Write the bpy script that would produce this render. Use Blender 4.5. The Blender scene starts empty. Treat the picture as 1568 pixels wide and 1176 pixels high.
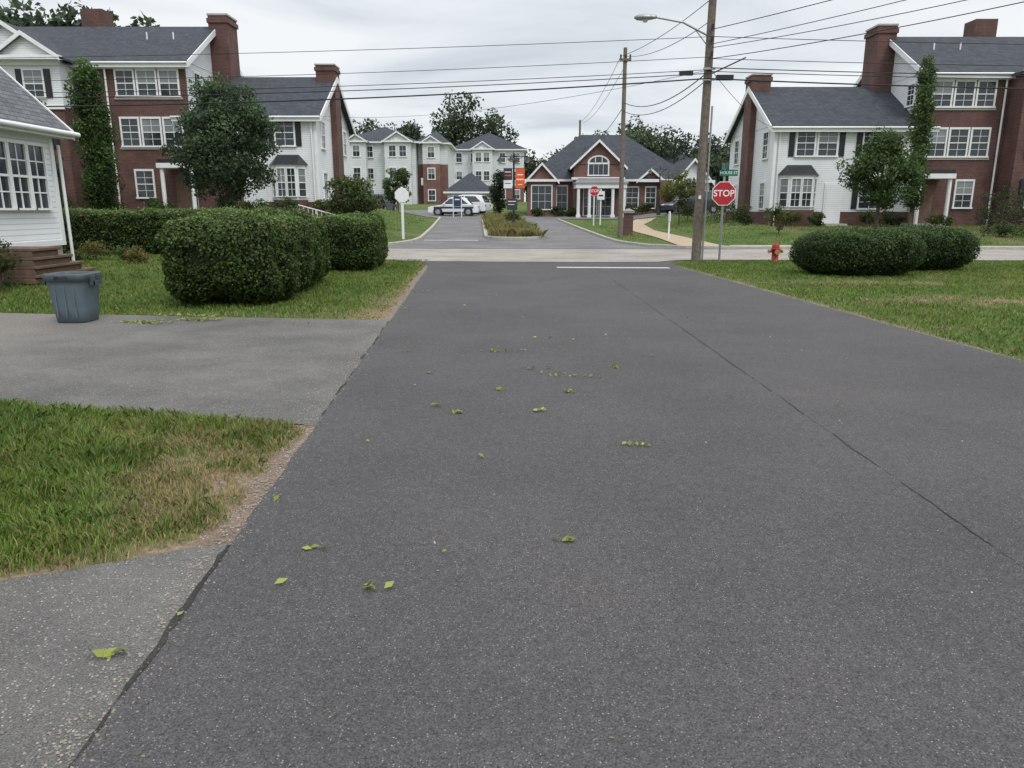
import bpy, math, random
import numpy as np
from mathutils import Vector, Matrix
random.seed(7); np.random.seed(7)
R=np.random.RandomState(11)
scene=bpy.context.scene
scene.view_settings.view_transform='Standard'
try: scene.view_settings.look='None'
except Exception: pass
scene.view_settings.exposure=0

# ------------------------------------------------------------------ noise / terrain
LAT=R.rand(6,256,256)
def vnoise(x,y,sc,seed=0):
    x=np.asarray(x,float)*sc+37.3*seed+1000; y=np.asarray(y,float)*sc+11.9*seed+1000
    xi=np.floor(x).astype(int); yi=np.floor(y).astype(int)
    fx=x-xi; fy=y-yi; fx=fx*fx*(3-2*fx); fy=fy*fy*(3-2*fy)
    L=LAT[seed%6]; a=L[xi%256,yi%256]; b=L[(xi+1)%256,yi%256]; c=L[xi%256,(yi+1)%256]; d=L[(xi+1)%256,(yi+1)%256]
    return (a*(1-fx)+b*fx)*(1-fy)+(c*(1-fx)+d*fx)*fy
def fbm(x,y,sc,seed=0): return (vnoise(x,y,sc,seed)*.5+vnoise(x,y,sc*2.1,seed+1)*.3+vnoise(x,y,sc*4.7,seed+2)*.2)
def sm(t):
    t=np.clip(t,0,1); return t*t*(3-2*t)
def H(x,y):
    x=np.asarray(x,float); y=np.asarray(y,float)
    z=.03*np.clip(y-32,0,90)
    z=z+sm((-5-x)/6)*sm((y-32)/8)*1.0*(1-sm((y-55)/15))
    z=z+sm((x-9)/4)*sm((y-32)/8)*.37*(1-sm((y-60)/15))
    z=z+sm((-6.5-x)/3.5)*sm((y-12)/4)*.25*(1-sm((y-22)/2.5))
    return z
def h(x,y): return float(H(x,y))
def XL(y): return -1.18-.0566*y
def XR(y): return 5.92-.0566*y
def gs(x,y,cx,cy,rx,ry): return np.exp(-((x-cx)/rx)**2-((y-cy)/ry)**2)
def bare(x,y):
    # bare soil: only a ragged band along the pavement edges
    n=fbm(x,y,2.4,1); dl=XL(y)-x; dr=x-XR(y)
    d=np.where((dl>-.2)&(y<24),np.exp(-np.clip(dl,0,9)/.20)*(.5+n),0)
    d=d+np.where((dr>-.2)&(y<24),np.exp(-np.clip(dr,0,9)/.16)*(.3+.9*n),0)
    e=y-(3.97+.428*x); d=d+np.where((x<-1.2)&(y<4.6),np.exp(-np.abs(e)/.10)*(.3+.8*n),0)
    d=d+.75*np.clip(n*2.4-.7,0,1)*gs(x,y,-1.75,4.2,.35,.8)
    return np.clip(d,0,1)
def dryf(x,y):
    n=fbm(x,y,1.6,1); n2=fbm(x,y,.35,3)
    d=.20*n2+.25*np.clip(n-.45,0,1)
    m=np.clip(n*2.4-.6,0,1.2)
    d=d+m*(.75*gs(x,y,8.3,13.0,1.7,1.0)+.6*gs(x,y,8.6,16.7,2.8,.6)+.5*gs(x,y,11.8,15.0,2.6,1.1)+.3*gs(x,y,11.5,18.3,3,.6)+.3*gs(x,y,6.6,9.5,1.0,1.2))
    d=d+np.clip(n*2.4-.55,0,1)*(.62*gs(x,y,-2.0,4.5,.75,.8)+.45*gs(x,y,-2.6,5.2,.6,.35))
    d=d+.25*gs(x,y,-3.5,11.4,2.2,.5)+.3*gs(x,y,-2.2,13,.5,3)*np.clip(n*2,0,1)
    d=d+(y>31)*.3*np.clip(n2*2-.7,0,1)
    return np.clip(d+bare(x,y)*.8,0,1)

# ------------------------------------------------------------------ materials
MATS={}
def nt(name):
    m=bpy.data.materials.new(name); m.use_nodes=True
    t=m.node_tree; t.nodes.clear()
    o=t.nodes.new('ShaderNodeOutputMaterial'); p=t.nodes.new('ShaderNodeBsdfPrincipled')
    t.links.new(p.outputs[0],o.inputs[0]); MATS[name]=m
    return m,t,p,o
def N(t,k,**kw):
    n=t.nodes.new(k)
    for a,b in kw.items():
        if a.startswith('i_'):
            n.inputs[a[2:].replace('_',' ')].default_value=b
        else: setattr(n,a,b)
    return n
def ramp(t,fac,stops):
    r=t.nodes.new('ShaderNodeValToRGB'); e=r.color_ramp.elements
    while len(e)<len(stops): e.new(.5)
    for q,(p,c) in zip(e,stops): q.position=p; q.color=(*c,1) if len(c)==3 else c
    t.links.new(fac,r.inputs[0]); return r.outputs[0]
def simple(name,c1,c2=None,scale=8,rough=.6,bump=0,bscale=40,spec=.4,metal=0,detail=4):
    m,t,p,o=nt(name)
    p.inputs['Roughness'].default_value=rough; p.inputs['Specular IOR Level'].default_value=spec; p.inputs['Metallic'].default_value=metal
    if c2 is None: c2=tuple(v*.85 for v in c1)
    tc=N(t,'ShaderNodeTexCoord'); n=N(t,'ShaderNodeTexNoise',i_Scale=scale,i_Detail=detail)
    t.links.new(tc.outputs['Object'],n.inputs['Vector'])
    t.links.new(ramp(t,n.outputs[0],[(.3,c2),(.7,c1)]),p.inputs['Base Color'])
    if bump:
        n2=N(t,'ShaderNodeTexNoise',i_Scale=bscale,i_Detail=3); t.links.new(tc.outputs['Object'],n2.inputs['Vector'])
        b=N(t,'ShaderNodeBump',i_Strength=bump,i_Distance=.02); t.links.new(n2.outputs[0],b.inputs['Height']); t.links.new(b.outputs[0],p.inputs['Normal'])
    return m
def uvz(t):
    tc=N(t,'ShaderNodeTexCoord'); s=N(t,'ShaderNodeSeparateXYZ'); t.links.new(tc.outputs['Object'],s.inputs[0])
    a=N(t,'ShaderNodeMath',operation='ADD'); t.links.new(s.outputs[0],a.inputs[0]); t.links.new(s.outputs[1],a.inputs[1])
    c=N(t,'ShaderNodeCombineXYZ'); t.links.new(a.outputs[0],c.inputs[0]); t.links.new(s.outputs[2],c.inputs[1])
    return tc,s,c
def mixc(t,fac,a,b,blend='MIX'):
    m=t.nodes.new('ShaderNodeMix'); m.data_type='RGBA'; m.blend_type=blend
    for sck,v in ((m.inputs[0],fac),(m.inputs[6],a),(m.inputs[7],b)):
        if isinstance(v,(int,float)): sck.default_value=v
        elif isinstance(v,tuple): sck.default_value=(*v,1)
        else: t.links.new(v,sck)
    return m.outputs[2]
def brickmat(name,c1,c2,mortar):
    m,t,p,o=nt(name); tc,s,c=uvz(t)
    b=N(t,'ShaderNodeTexBrick'); t.links.new(c.outputs[0],b.inputs['Vector'])
    b.inputs['Color1'].default_value=(*c1,1); b.inputs['Color2'].default_value=(*c2,1); b.inputs['Mortar'].default_value=(*mortar,1)
    b.inputs['Scale'].default_value=1; b.inputs['Brick Width'].default_value=.21; b.inputs['Row Height'].default_value=.075; b.inputs['Mortar Size'].default_value=.007
    n=N(t,'ShaderNodeTexNoise',i_Scale=1.2,i_Detail=6); t.links.new(tc.outputs['Object'],n.inputs['Vector'])
    v=ramp(t,n.outputs[0],[(.3,(.7,.7,.7)),(.7,(1.2,1.15,1.15))])
    t.links.new(mixc(t,1.0,b.outputs[0],v,'MULTIPLY'),p.inputs['Base Color']); p.inputs['Roughness'].default_value=.85
    bp=N(t,'ShaderNodeBump',i_Strength=.4,i_Distance=.01); t.links.new(b.outputs['Fac'],bp.inputs['Height']); bp.invert=True; t.links.new(bp.outputs[0],p.inputs['Normal'])
def sidingmat(name,c,pitch=.115):
    m,t,p,o=nt(name); tc,s,cc=uvz(t)
    d=N(t,'ShaderNodeMath',operation='DIVIDE'); d.inputs[1].default_value=pitch; t.links.new(s.outputs[2],d.inputs[0])
    f=N(t,'ShaderNodeMath',operation='FRACT'); t.links.new(d.outputs[0],f.inputs[0])
    col=ramp(t,f.outputs[0],[(0,tuple(v*.45 for v in c)),(.10,tuple(v*.8 for v in c)),(.2,c),(1,c)])
    n=N(t,'ShaderNodeTexNoise',i_Scale=.8,i_Detail=5); t.links.new(tc.outputs['Object'],n.inputs['Vector'])
    v=ramp(t,n.outputs[0],[(.3,(.88,.88,.86)),(.7,(1,1,1))])
    t.links.new(mixc(t,1.0,col,v,'MULTIPLY'),p.inputs['Base Color']); p.inputs['Roughness'].default_value=.55
    inv=N(t,'ShaderNodeMath',operation='SUBTRACT'); inv.inputs[0].default_value=1; t.links.new(f.outputs[0],inv.inputs[1])
    bp=N(t,'ShaderNodeBump',i_Strength=.6,i_Distance=.015); t.links.new(inv.outputs[0],bp.inputs['Height']); t.links.new(bp.outputs[0],p.inputs['Normal'])
def shinglemat(name,c):
    m,t,p,o=nt(name); tc,s,cc=uvz(t)
    b=N(t,'ShaderNodeTexBrick'); t.links.new(cc.outputs[0],b.inputs['Vector'])
    b.inputs['Color1'].default_value=(*c,1); b.inputs['Color2'].default_value=(*[v*1.6 for v in c],1); b.inputs['Mortar'].default_value=(*[v*.4 for v in c],1)
    b.inputs['Scale'].default_value=1; b.inputs['Brick Width'].default_value=.3; b.inputs['Row Height'].default_value=.1; b.inputs['Mortar Size'].default_value=.008
    n=N(t,'ShaderNodeTexNoise',i_Scale=3,i_Detail=8,i_Roughness=.7); t.links.new(tc.outputs['Object'],n.inputs['Vector'])
    v=ramp(t,n.outputs[0],[(.3,(.7,.7,.73)),(.7,(1.25,1.25,1.25))])
    t.links.new(mixc(t,1.0,b.outputs[0],v,'MULTIPLY'),p.inputs['Base Color']); p.inputs['Roughness'].default_value=.9
def asphalt(name,base,warm,spk,crack=0,stain=.25,thr=.86,vs=85,gradx=None,contr=1,bigs=.5):
    m,t,p,o=nt(name); tc=N(t,'ShaderNodeTexCoord'); O=tc.outputs['Object']
    n1=N(t,'ShaderNodeTexNoise',i_Scale=bigs,i_Detail=8,i_Roughness=.65); t.links.new(O,n1.inputs['Vector'])
    n2=N(t,'ShaderNodeTexNoise',i_Scale=140,i_Detail=3,i_Roughness=.7); t.links.new(O,n2.inputs['Vector'])
    n4=N(t,'ShaderNodeTexNoise',i_Scale=26,i_Detail=4,i_Roughness=.7); t.links.new(O,n4.inputs['Vector'])
    n3=N(t,'ShaderNodeTexVoronoi',i_Scale=vs); t.links.new(O,n3.inputs['Vector'])
    big=ramp(t,n1.outputs[0],[(.32,tuple(v*(1-stain) for v in base)),(.5,base),(.68,warm)])
    if gradx:
        sx=N(t,'ShaderNodeSeparateXYZ'); t.links.new(O,sx.inputs[0]); mr=N(t,'ShaderNodeMapRange'); mr.inputs['From Min'].default_value=gradx[0]; mr.inputs['From Max'].default_value=gradx[1]
        mr.inputs['To Min'].default_value=1; mr.inputs['To Max'].default_value=0
        nx=N(t,'ShaderNodeTexNoise',i_Scale=1.1,i_Detail=5); t.links.new(O,nx.inputs['Vector'])
        ma=N(t,'ShaderNodeMath',operation='MULTIPLY_ADD'); ma.inputs[1].default_value=2.5; t.links.new(nx.outputs[0],ma.inputs[0]); t.links.new(sx.outputs[0],ma.inputs[2]); t.links.new(ma.outputs[0],mr.inputs['Value'])
        big=mixc(t,mr.outputs[0],big,gradx[2])
    lo=1-.58*contr; hi=1+.6*contr
    fine=ramp(t,n2.outputs[0],[(.34,(lo,lo,lo)),(.5,(1,1,1)),(.68,(hi,hi,hi))])
    mid=ramp(t,n4.outputs[0],[(.3,(.84,.84,.84)),(.7,(1.16,1.15,1.14))])
    c=mixc(t,1.0,big,fine,'MULTIPLY'); c=mixc(t,1.0,c,mid,'MULTIPLY')
    sep=N(t,'ShaderNodeSeparateColor'); t.links.new(n3.outputs['Color'],sep.inputs[0])
    a=N(t,'ShaderNodeMath',operation='GREATER_THAN'); a.inputs[1].default_value=thr; t.links.new(sep.outputs[0],a.inputs[0])
    b=N(t,'ShaderNodeMath',operation='LESS_THAN'); b.inputs[1].default_value=.30; t.links.new(n3.outputs['Distance'],b.inputs[0])
    ab=N(t,'ShaderNodeMath',operation='MULTIPLY'); t.links.new(a.outputs[0],ab.inputs[0]); t.links.new(b.outputs[0],ab.inputs[1])
    abm=N(t,'ShaderNodeMath',operation='MULTIPLY'); t.links.new(sep.outputs[1],abm.inputs[1]); t.links.new(ab.outputs[0],abm.inputs[0])
    c=mixc(t,abm.outputs[0],c,spk)
    if crack:
        v=N(t,'ShaderNodeTexVoronoi',feature='DISTANCE_TO_EDGE',i_Scale=.45)
        nn=N(t,'ShaderNodeTexNoise',i_Scale=2.5,i_Detail=6,i_Roughness=.7); t.links.new(O,nn.inputs['Vector'])
        add=N(t,'ShaderNodeVectorMath',operation='ADD'); t.links.new(O,add.inputs[0]); t.links.new(nn.outputs['Color'],add.inputs[1]); t.links.new(add.outputs[0],v.inputs['Vector'])
        cf=ramp(t,v.outputs['Distance'],[(0,(crack,)*3),(.006,(0,0,0))])
        br=ramp(t,n1.outputs[0],[(.45,(0,0,0)),(.55,(1,1,1))]); cf=mixc(t,1.0,cf,br,'MULTIPLY')
        c=mixc(t,cf,c,tuple(x*.45 for x in base))
    t.links.new(c,p.inputs['Base Color']); p.inputs['Roughness'].default_value=.88; p.inputs['Specular IOR Level'].default_value=.25
    bp=N(t,'ShaderNodeBump',i_Strength=.6,i_Distance=.006); t.links.new(n2.outputs[0],bp.inputs['Height']); t.links.new(bp.outputs[0],p.inputs['Normal'])
asphalt('asphalt_new',(.074,.071,.072),(.089,.081,.080),(.34,.31,.28),stain=.15,thr=.80,vs=115)
asphalt('asphalt_seam',(.060,.057,.058),(.074,.069,.069),(.3,.28,.25),stain=.2)
asphalt('asphalt_crackfill',(.035,.032,.03),(.06,.055,.05),(.3,.28,.25),stain=.4)
asphalt('asphalt_old',(.118,.113,.108),(.155,.147,.137),(.42,.39,.35),crack=.25,stain=.25,thr=.68,vs=75,gradx=(-5.6,-3.6,(.185,.172,.155)),contr=.95,bigs=.9)
asphalt('asphalt_street',(.29,.26,.235),(.36,.33,.30),(.5,.48,.45),crack=.5,stain=.22)
asphalt('asphalt_lot',(.15,.145,.145),(.19,.185,.18),(.3,.3,.3),stain=.2)
asphalt('gravel_dirt',(.19,.14,.105),(.28,.215,.165),(.5,.46,.42),stain=.45,thr=.6,vs=60)
simple('stones',(.36,.32,.28),(.16,.14,.12),scale=60,rough=.9)
simple('concrete',(.42,.40,.37),(.32,.30,.275),scale=3,rough=.85,bump=.2)
simple('kerb',(.42,.40,.36),(.30,.28,.255),scale=5,rough=.8)
simple('tan_path',(.42,.32,.22),(.34,.26,.18),scale=6,rough=.9)
simple('paint_white',(.62,.62,.6),(.28,.28,.28),scale=22,rough=.6,detail=8)
brickmat('brick',(.125,.050,.040),(.078,.034,.030),(.16,.125,.11))
brickmat('brick_light',(.19,.085,.065),(.135,.058,.047),(.24,.19,.165))
sidingmat('siding',(.74,.76,.78))
sidingmat('siding_far',(.66,.68,.70),.25)
simple('trim',(.78,.79,.79),(.70,.71,.71),scale=2,rough=.45)
shinglemat('shingle',(.034,.038,.047))
shinglemat('shingle_near',(.095,.098,.105))
simple('black_paint',(.012,.012,.014),(.02,.02,.022),rough=.4)
simple('bay_metal',(.03,.032,.036),(.02,.022,.025),rough=.35)
m,t,p,o=nt('glass'); p.inputs['Base Color'].default_value=(.03,.038,.045,1); p.inputs['Roughness'].default_value=.06; p.inputs['Specular IOR Level'].default_value=.6
m,t,p,o=nt('glass_blind'); p.inputs['Base Color'].default_value=(.20,.215,.22,1); p.inputs['Roughness'].default_value=.12; p.inputs['Specular IOR Level'].default_value=.6
simple('wood_pole',(.20,.165,.135),(.11,.09,.075),scale=9,rough=.9,bump=.5,bscale=20)
simple('galv',(.38,.39,.40),(.28,.29,.30),scale=20,rough=.45,metal=.6)
simple('sign_red',(.46,.02,.035),(.38,.018,.03),scale=3,rough=.4)
simple('sign_white',(.8,.8,.8),(.74,.74,.74),scale=3,rough=.4)
simple('sign_green',(.01,.16,.10),(.01,.14,.09),scale=3,rough=.4)
simple('banner_orange',(.70,.12,.03),(.62,.10,.03),scale=3,rough=.7)
simple('banner_dark',(.03,.035,.05),(.05,.05,.07),scale=3,rough=.7)
simple('banner_navy',(.02,.04,.12),(.02,.035,.10),scale=3,rough=.6)
simple('hydrant_red',(.34,.03,.025),(.22,.018,.015),scale=20,rough=.5)
simple('hydrant_cap',(.34,.10,.05),(.40,.28,.10),scale=20,rough=.5)
simple('bin_plastic',(.115,.150,.170),(.09,.12,.14),scale=6,rough=.55)
simple('bin_rim',(.07,.09,.105),(.055,.07,.085),scale=6,rough=.5)
simple('stone_brown',(.18,.115,.085),(.11,.072,.055),scale=9,rough=.85,bump=.3)
simple('car_white',(.78,.79,.80),(.75,.76,.77),scale=2,rough=.25,spec=.6)
simple('car_dark',(.03,.04,.06),(.025,.03,.045),scale=2,rough=.25,spec=.6)
simple('rubber',(.02,.02,.02),(.03,.03,.03),rough=.8)
simple('alloy',(.5,.5,.52),(.4,.4,.42),rough=.3,metal=.7)
simple('red_lens',(.4,.01,.01),rough=.2)
simple('cream_lens',(.7,.7,.68),rough=.15)
simple('mulch',(.09,.065,.04),(.045,.035,.025),scale=25,rough=.95,bump=.6)
simple('bark',(.12,.09,.065),(.06,.045,.035),scale=15,rough=.95,bump=.5)
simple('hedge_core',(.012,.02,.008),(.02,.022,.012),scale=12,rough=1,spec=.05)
simple('wire',(.015,.015,.017),rough=.6)
simple('stone_grey',(.3,.29,.27),(.2,.19,.18),scale=4,rough=.9,bump=.4)
def leafmat(name,tr=.3,rough=.5):
    m=bpy.data.materials.new(name); m.use_nodes=True; t=m.node_tree; t.nodes.clear(); MATS[name]=m
    o=t.nodes.new('ShaderNodeOutputMaterial'); a=N(t,'ShaderNodeVertexColor',layer_name='Col')
    p=t.nodes.new('ShaderNodeBsdfPrincipled'); p.inputs['Roughness'].default_value=rough; p.inputs['Specular IOR Level'].default_value=.25
    d=t.nodes.new('ShaderNodeBsdfTranslucent'); mx=t.nodes.new('ShaderNodeMixShader'); mx.inputs[0].default_value=tr
    t.links.new(a.outputs[0],p.inputs['Base Color']); t.links.new(a.outputs[0],d.inputs[0])
    t.links.new(p.outputs[0],mx.inputs[1]); t.links.new(d.outputs[0],mx.inputs[2]); t.links.new(mx.outputs[0],o.inputs[0])
leafmat('leaf'); leafmat('grass_blade',.25,.6)
# ground
m,t,p,o=nt('ground_mat'); tc=N(t,'ShaderNodeTexCoord'); O=tc.outputs['Object']
n1=N(t,'ShaderNodeTexNoise',i_Scale=.7,i_Detail=7,i_Roughness=.65); t.links.new(O,n1.inputs['Vector'])
n2=N(t,'ShaderNodeTexNoise',i_Scale=28,i_Detail=5,i_Roughness=.75); t.links.new(O,n2.inputs['Vector'])
g=ramp(t,n1.outputs[0],[(.3,(.055,.095,.022)),(.5,(.090,.135,.036)),(.7,(.130,.165,.05))])
f=ramp(t,n2.outputs[0],[(.3,(.4,.4,.4)),(.55,(1,1,1)),(.75,(1.5,1.45,1.3))])
a=N(t,'ShaderNodeAttribute',attribute_name='dry')
sub=N(t,'ShaderNodeMath',operation='ADD'); t.links.new(a.outputs['Fac'],sub.inputs[0])
n3=N(t,'ShaderNodeTexNoise',i_Scale=9,i_Detail=4); t.links.new(O,n3.inputs['Vector'])
s2=N(t,'ShaderNodeMath',operation='SUBTRACT'); t.links.new(n3.outputs[0],s2.inputs[0]); s2.inputs[1].default_value=.5
t.links.new(s2.outputs[0],sub.inputs[1])
df=ramp(t,sub.outputs[0],[(.25,(0,0,0)),(.75,(1,1,1))])
c=mixc(t,df,g,(.27,.205,.14)); c=mixc(t,1.0,c,f,'MULTIPLY')
t.links.new(c,p.inputs['Base Color']); p.inputs['Roughness'].default_value=.95; p.inputs['Specular IOR Level'].default_value=.1
bp=N(t,'ShaderNodeBump',i_Strength=.8,i_Distance=.03); t.links.new(n2.outputs[0],bp.inputs['Height']); t.links.new(bp.outputs[0],p.inputs['Normal'])

# ------------------------------------------------------------------ builders
def link(o): scene.collection.objects.link(o); return o
class B:
    def __init__(s,name,loc=(0,0,0)):
        s.name=name; s.loc=Vector(loc); s.p={}; s.root=bpy.data.objects.new(name,None); s.root.empty_display_size=.3
        s.root.location=loc; link(s.root)
    def add(s,part,mat,vs,fs,smooth=False):
        d=s.p.setdefault((part,mat,smooth),([],[])); n=len(d[0])
        d[0].extend([(v[0]-s.loc.x,v[1]-s.loc.y,v[2]-s.loc.z) for v in vs]); d[1].extend([[i+n for i in f] for f in fs])
    def box(s,part,mat,x0,x1,y0,y1,z0,z1):
        x0,x1=sorted((x0,x1)); y0,y1=sorted((y0,y1)); z0,z1=sorted((z0,z1))
        v=[(x0,y0,z0),(x1,y0,z0),(x1,y1,z0),(x0,y1,z0),(x0,y0,z1),(x1,y0,z1),(x1,y1,z1),(x0,y1,z1)]
        s.add(part,mat,v,[(0,3,2,1),(4,5,6,7),(0,1,5,4),(1,2,6,5),(2,3,7,6),(3,0,4,7)])
    def obox(s,part,mat,F,u0,u1,d0,d1,z0,z1):
        ox,oy,ux,uy,nx,ny=F
        def P(u,d,z): return (ox+ux*u+nx*d, oy+uy*u+ny*d, z)
        v=[P(u0,d1,z0),P(u1,d1,z0),P(u1,d0,z0),P(u0,d0,z0),P(u0,d1,z1),P(u1,d1,z1),P(u1,d0,z1),P(u0,d0,z1)]
        s.add(part,mat,v,[(0,3,2,1),(4,5,6,7),(0,1,5,4),(1,2,6,5),(2,3,7,6),(3,0,4,7)])
    def slab(s,part,mat,pts,t):
        v=list(pts)+[(q[0],q[1],q[2]-t) for q in pts]; n=len(pts)
        f=[tuple(range(n)),tuple(range(2*n-1,n-1,-1))]+[(i,i+n,(i+1)%n+n,(i+1)%n) for i in range(n)]
        s.add(part,mat,v,f)
    def cyl(s,part,mat,a,b,r0,r1=None,n=12,smooth=True,cap=True):
        r1=r0 if r1 is None else r1
        a=Vector(a); b=Vector(b); d=(b-a).normalized(); u=d.orthogonal().normalized(); w=d.cross(u)
        v=[]
        for c,r in ((a,r0),(b,r1)):
            for i in range(n):
                an=2*math.pi*i/n; v.append(tuple(c+u*(r*math.cos(an))+w*(r*math.sin(an))))
        f=[(i,(i+1)%n,(i+1)%n+n,i+n) for i in range(n)]
        s.add(part,mat,v,f,smooth)
        if cap: s.add(part,mat,v,[tuple(range(n-1,-1,-1)),tuple(range(n,2*n))],False)
    def lathe(s,part,mat,c,prof,n=16):
        v=[];f=[]
        for r,z in prof:
            for i in range(n):
                an=2*math.pi*i/n; v.append((c[0]+r*math.cos(an),c[1]+r*math.sin(an),c[2]+z))
        for k in range(len(prof)-1):
            for i in range(n): f.append((k*n+i,k*n+(i+1)%n,(k+1)*n+(i+1)%n,(k+1)*n+i))
        s.add(part,mat,v,f,True)
    def text(s,txt,size,loc,mat,rot=(math.pi/2,0,0),part='lettering',bold=0):
        c=bpy.data.curves.new(part,'FONT'); c.body=txt; c.size=size; c.align_x='CENTER'; c.align_y='CENTER'; c.extrude=.001; c.offset=bold
        ob=bpy.data.objects.new(part,c); link(ob); ob.parent=s.root; ob.location=Vector(loc)-s.loc; ob.rotation_euler=rot; c.materials.append(MATS[mat])
    def finish(s,bevel=0):
        for (part,mat,smf),(v,f) in s.p.items():
            me=bpy.data.meshes.new(part); me.from_pydata(v,[],f); me.materials.append(MATS[mat])
            if smf: me.polygons.foreach_set('use_smooth',[True]*len(f))
            ob=bpy.data.objects.new(part,me); link(ob); ob.parent=s.root
            if bevel and not smf:
                bm=ob.modifiers.new('bev','BEVEL'); bm.width=bevel; bm.segments=2
        return s.root
def npmesh(name,V,k,mat,cols=None,parent=None):
    n=len(V)//k; me=bpy.data.meshes.new(name)
    me.vertices.add(n*k); me.vertices.foreach_set('co',np.ascontiguousarray(V,np.float32).ravel())
    me.loops.add(n*k); me.loops.foreach_set('vertex_index',np.arange(n*k,dtype=np.int32))
    me.polygons.add(n); me.polygons.foreach_set('loop_start',np.arange(0,n*k,k,dtype=np.int32))
    try: me.polygons.foreach_set('loop_total',np.full(n,k,dtype=np.int32))
    except Exception: pass
    me.update(calc_edges=True)
    if cols is not None:
        at=me.color_attributes.new('Col','FLOAT_COLOR','POINT')
        c=np.ones((n*k,4),np.float32); c[:,:3]=np.repeat(cols,k,axis=0); at.data.foreach_set('color',c.ravel())
    me.materials.append(MATS[mat]); ob=bpy.data.objects.new(name,me); link(ob)
    if parent: ob.parent=parent
    return ob
def leaves(name,P,size,cols,parent=None,nrm=None):
    n=len(P); a=R.normal(size=(n,3)); 
    if nrm is not None: a=a*.75+nrm*1.0
    a/=np.linalg.norm(a,axis=1)[:,None]
    b=R.normal(size=(n,3)); b-= (b*a).sum(1)[:,None]*a; b/=np.linalg.norm(b,axis=1)[:,None]; c=np.cross(a,b)
    s=(size*R.uniform(.6,1.3,n))[:,None]
    V=np.stack([P-b*s*.5,P+c*s*.32+a*s*.08,P+b*s*.55,P-c*s*.32+a*s*.08],1).reshape(-1,3)
    return npmesh(name,V,4,'leaf',np.clip(cols,0,1),parent)
def lcol(n,base,var=.25,yel=.15):
    b=np.array(base); k=R.uniform(1-var,1+var,n)[:,None]; c=b[None]*k
    y=R.uniform(0,yel,n)[:,None]; return c*(1+y*np.array([1.2,.6,-.2])[None])
def blob_tree(name,x,y,z0,rx,zc0,zc1,base,K=70,M=150,ls=.12,shape='round',trunk=.12,cr=None,ry=None):
    g=z0; root=bpy.data.objects.new(name,None); link(root); root.location=(x,y,g)
    ry=ry or rx; hz=(zc1-zc0)/2; cz=(zc0+zc1)/2-g
    Ps=[];Cs=[]; cents=[]
    cr=cr or rx*.28
    for k in range(K):
        while True:
            q=R.uniform(-1,1,3); r=np.linalg.norm(q)
            if shape=='column':
                if abs(q[2])<1 and np.hypot(q[0],q[1])<1: break
            elif r<1 and r>.35: break
        if shape=='column': 
            q[2]=-1+2*(k+.5)/K
            w=min(1,(1-abs(q[2])**3)**.5+.12)*(1-.25*max(0,q[2])); q=np.array([q[0]*w,q[1]*w,q[2]])
        elif shape=='pear':
            w=1.0-.45*max(0,q[2]); q=np.array([q[0]*w,q[1]*w,q[2]])
        q=q*(1+R.normal()*.06)
        c=np.array([q[0]*(rx-cr*.5),q[1]*(ry-cr*.5),cz+q[2]*(hz-cr*.4)]); cents.append(c)
        m=int(M*R.uniform(.6,1.3)); d=R.normal(size=(m,3)); d/=np.linalg.norm(d,axis=1)[:,None]
        rr=cr*R.uniform(.65,1.3)*R.uniform(.2,1.12,m)**.6
        p=c+d*rr[:,None]*np.array([1,1,.75 if shape!='column' else 1.1])
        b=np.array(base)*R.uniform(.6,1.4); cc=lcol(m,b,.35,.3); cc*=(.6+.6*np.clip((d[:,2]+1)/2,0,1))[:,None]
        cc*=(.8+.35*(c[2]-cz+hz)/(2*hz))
        Ps.append(p); Cs.append(cc)
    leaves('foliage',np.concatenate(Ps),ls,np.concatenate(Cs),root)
    b=B.__new__(B); b.name=name; b.loc=Vector((0,0,0)); b.p={}; b.root=root
    top=cz+hz*.55
    b.cyl('trunk','bark',(0,0,-.15),(.03,0,cz),trunk,trunk*.65); b.cyl('trunk','bark',(.03,0,cz),(0,0,top),trunk*.65,trunk*.2)
    for c in cents[::max(1,K//16)]:
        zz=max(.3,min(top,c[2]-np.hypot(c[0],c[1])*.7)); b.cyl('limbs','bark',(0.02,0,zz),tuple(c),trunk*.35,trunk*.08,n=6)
    b.finish(); return root
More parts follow.
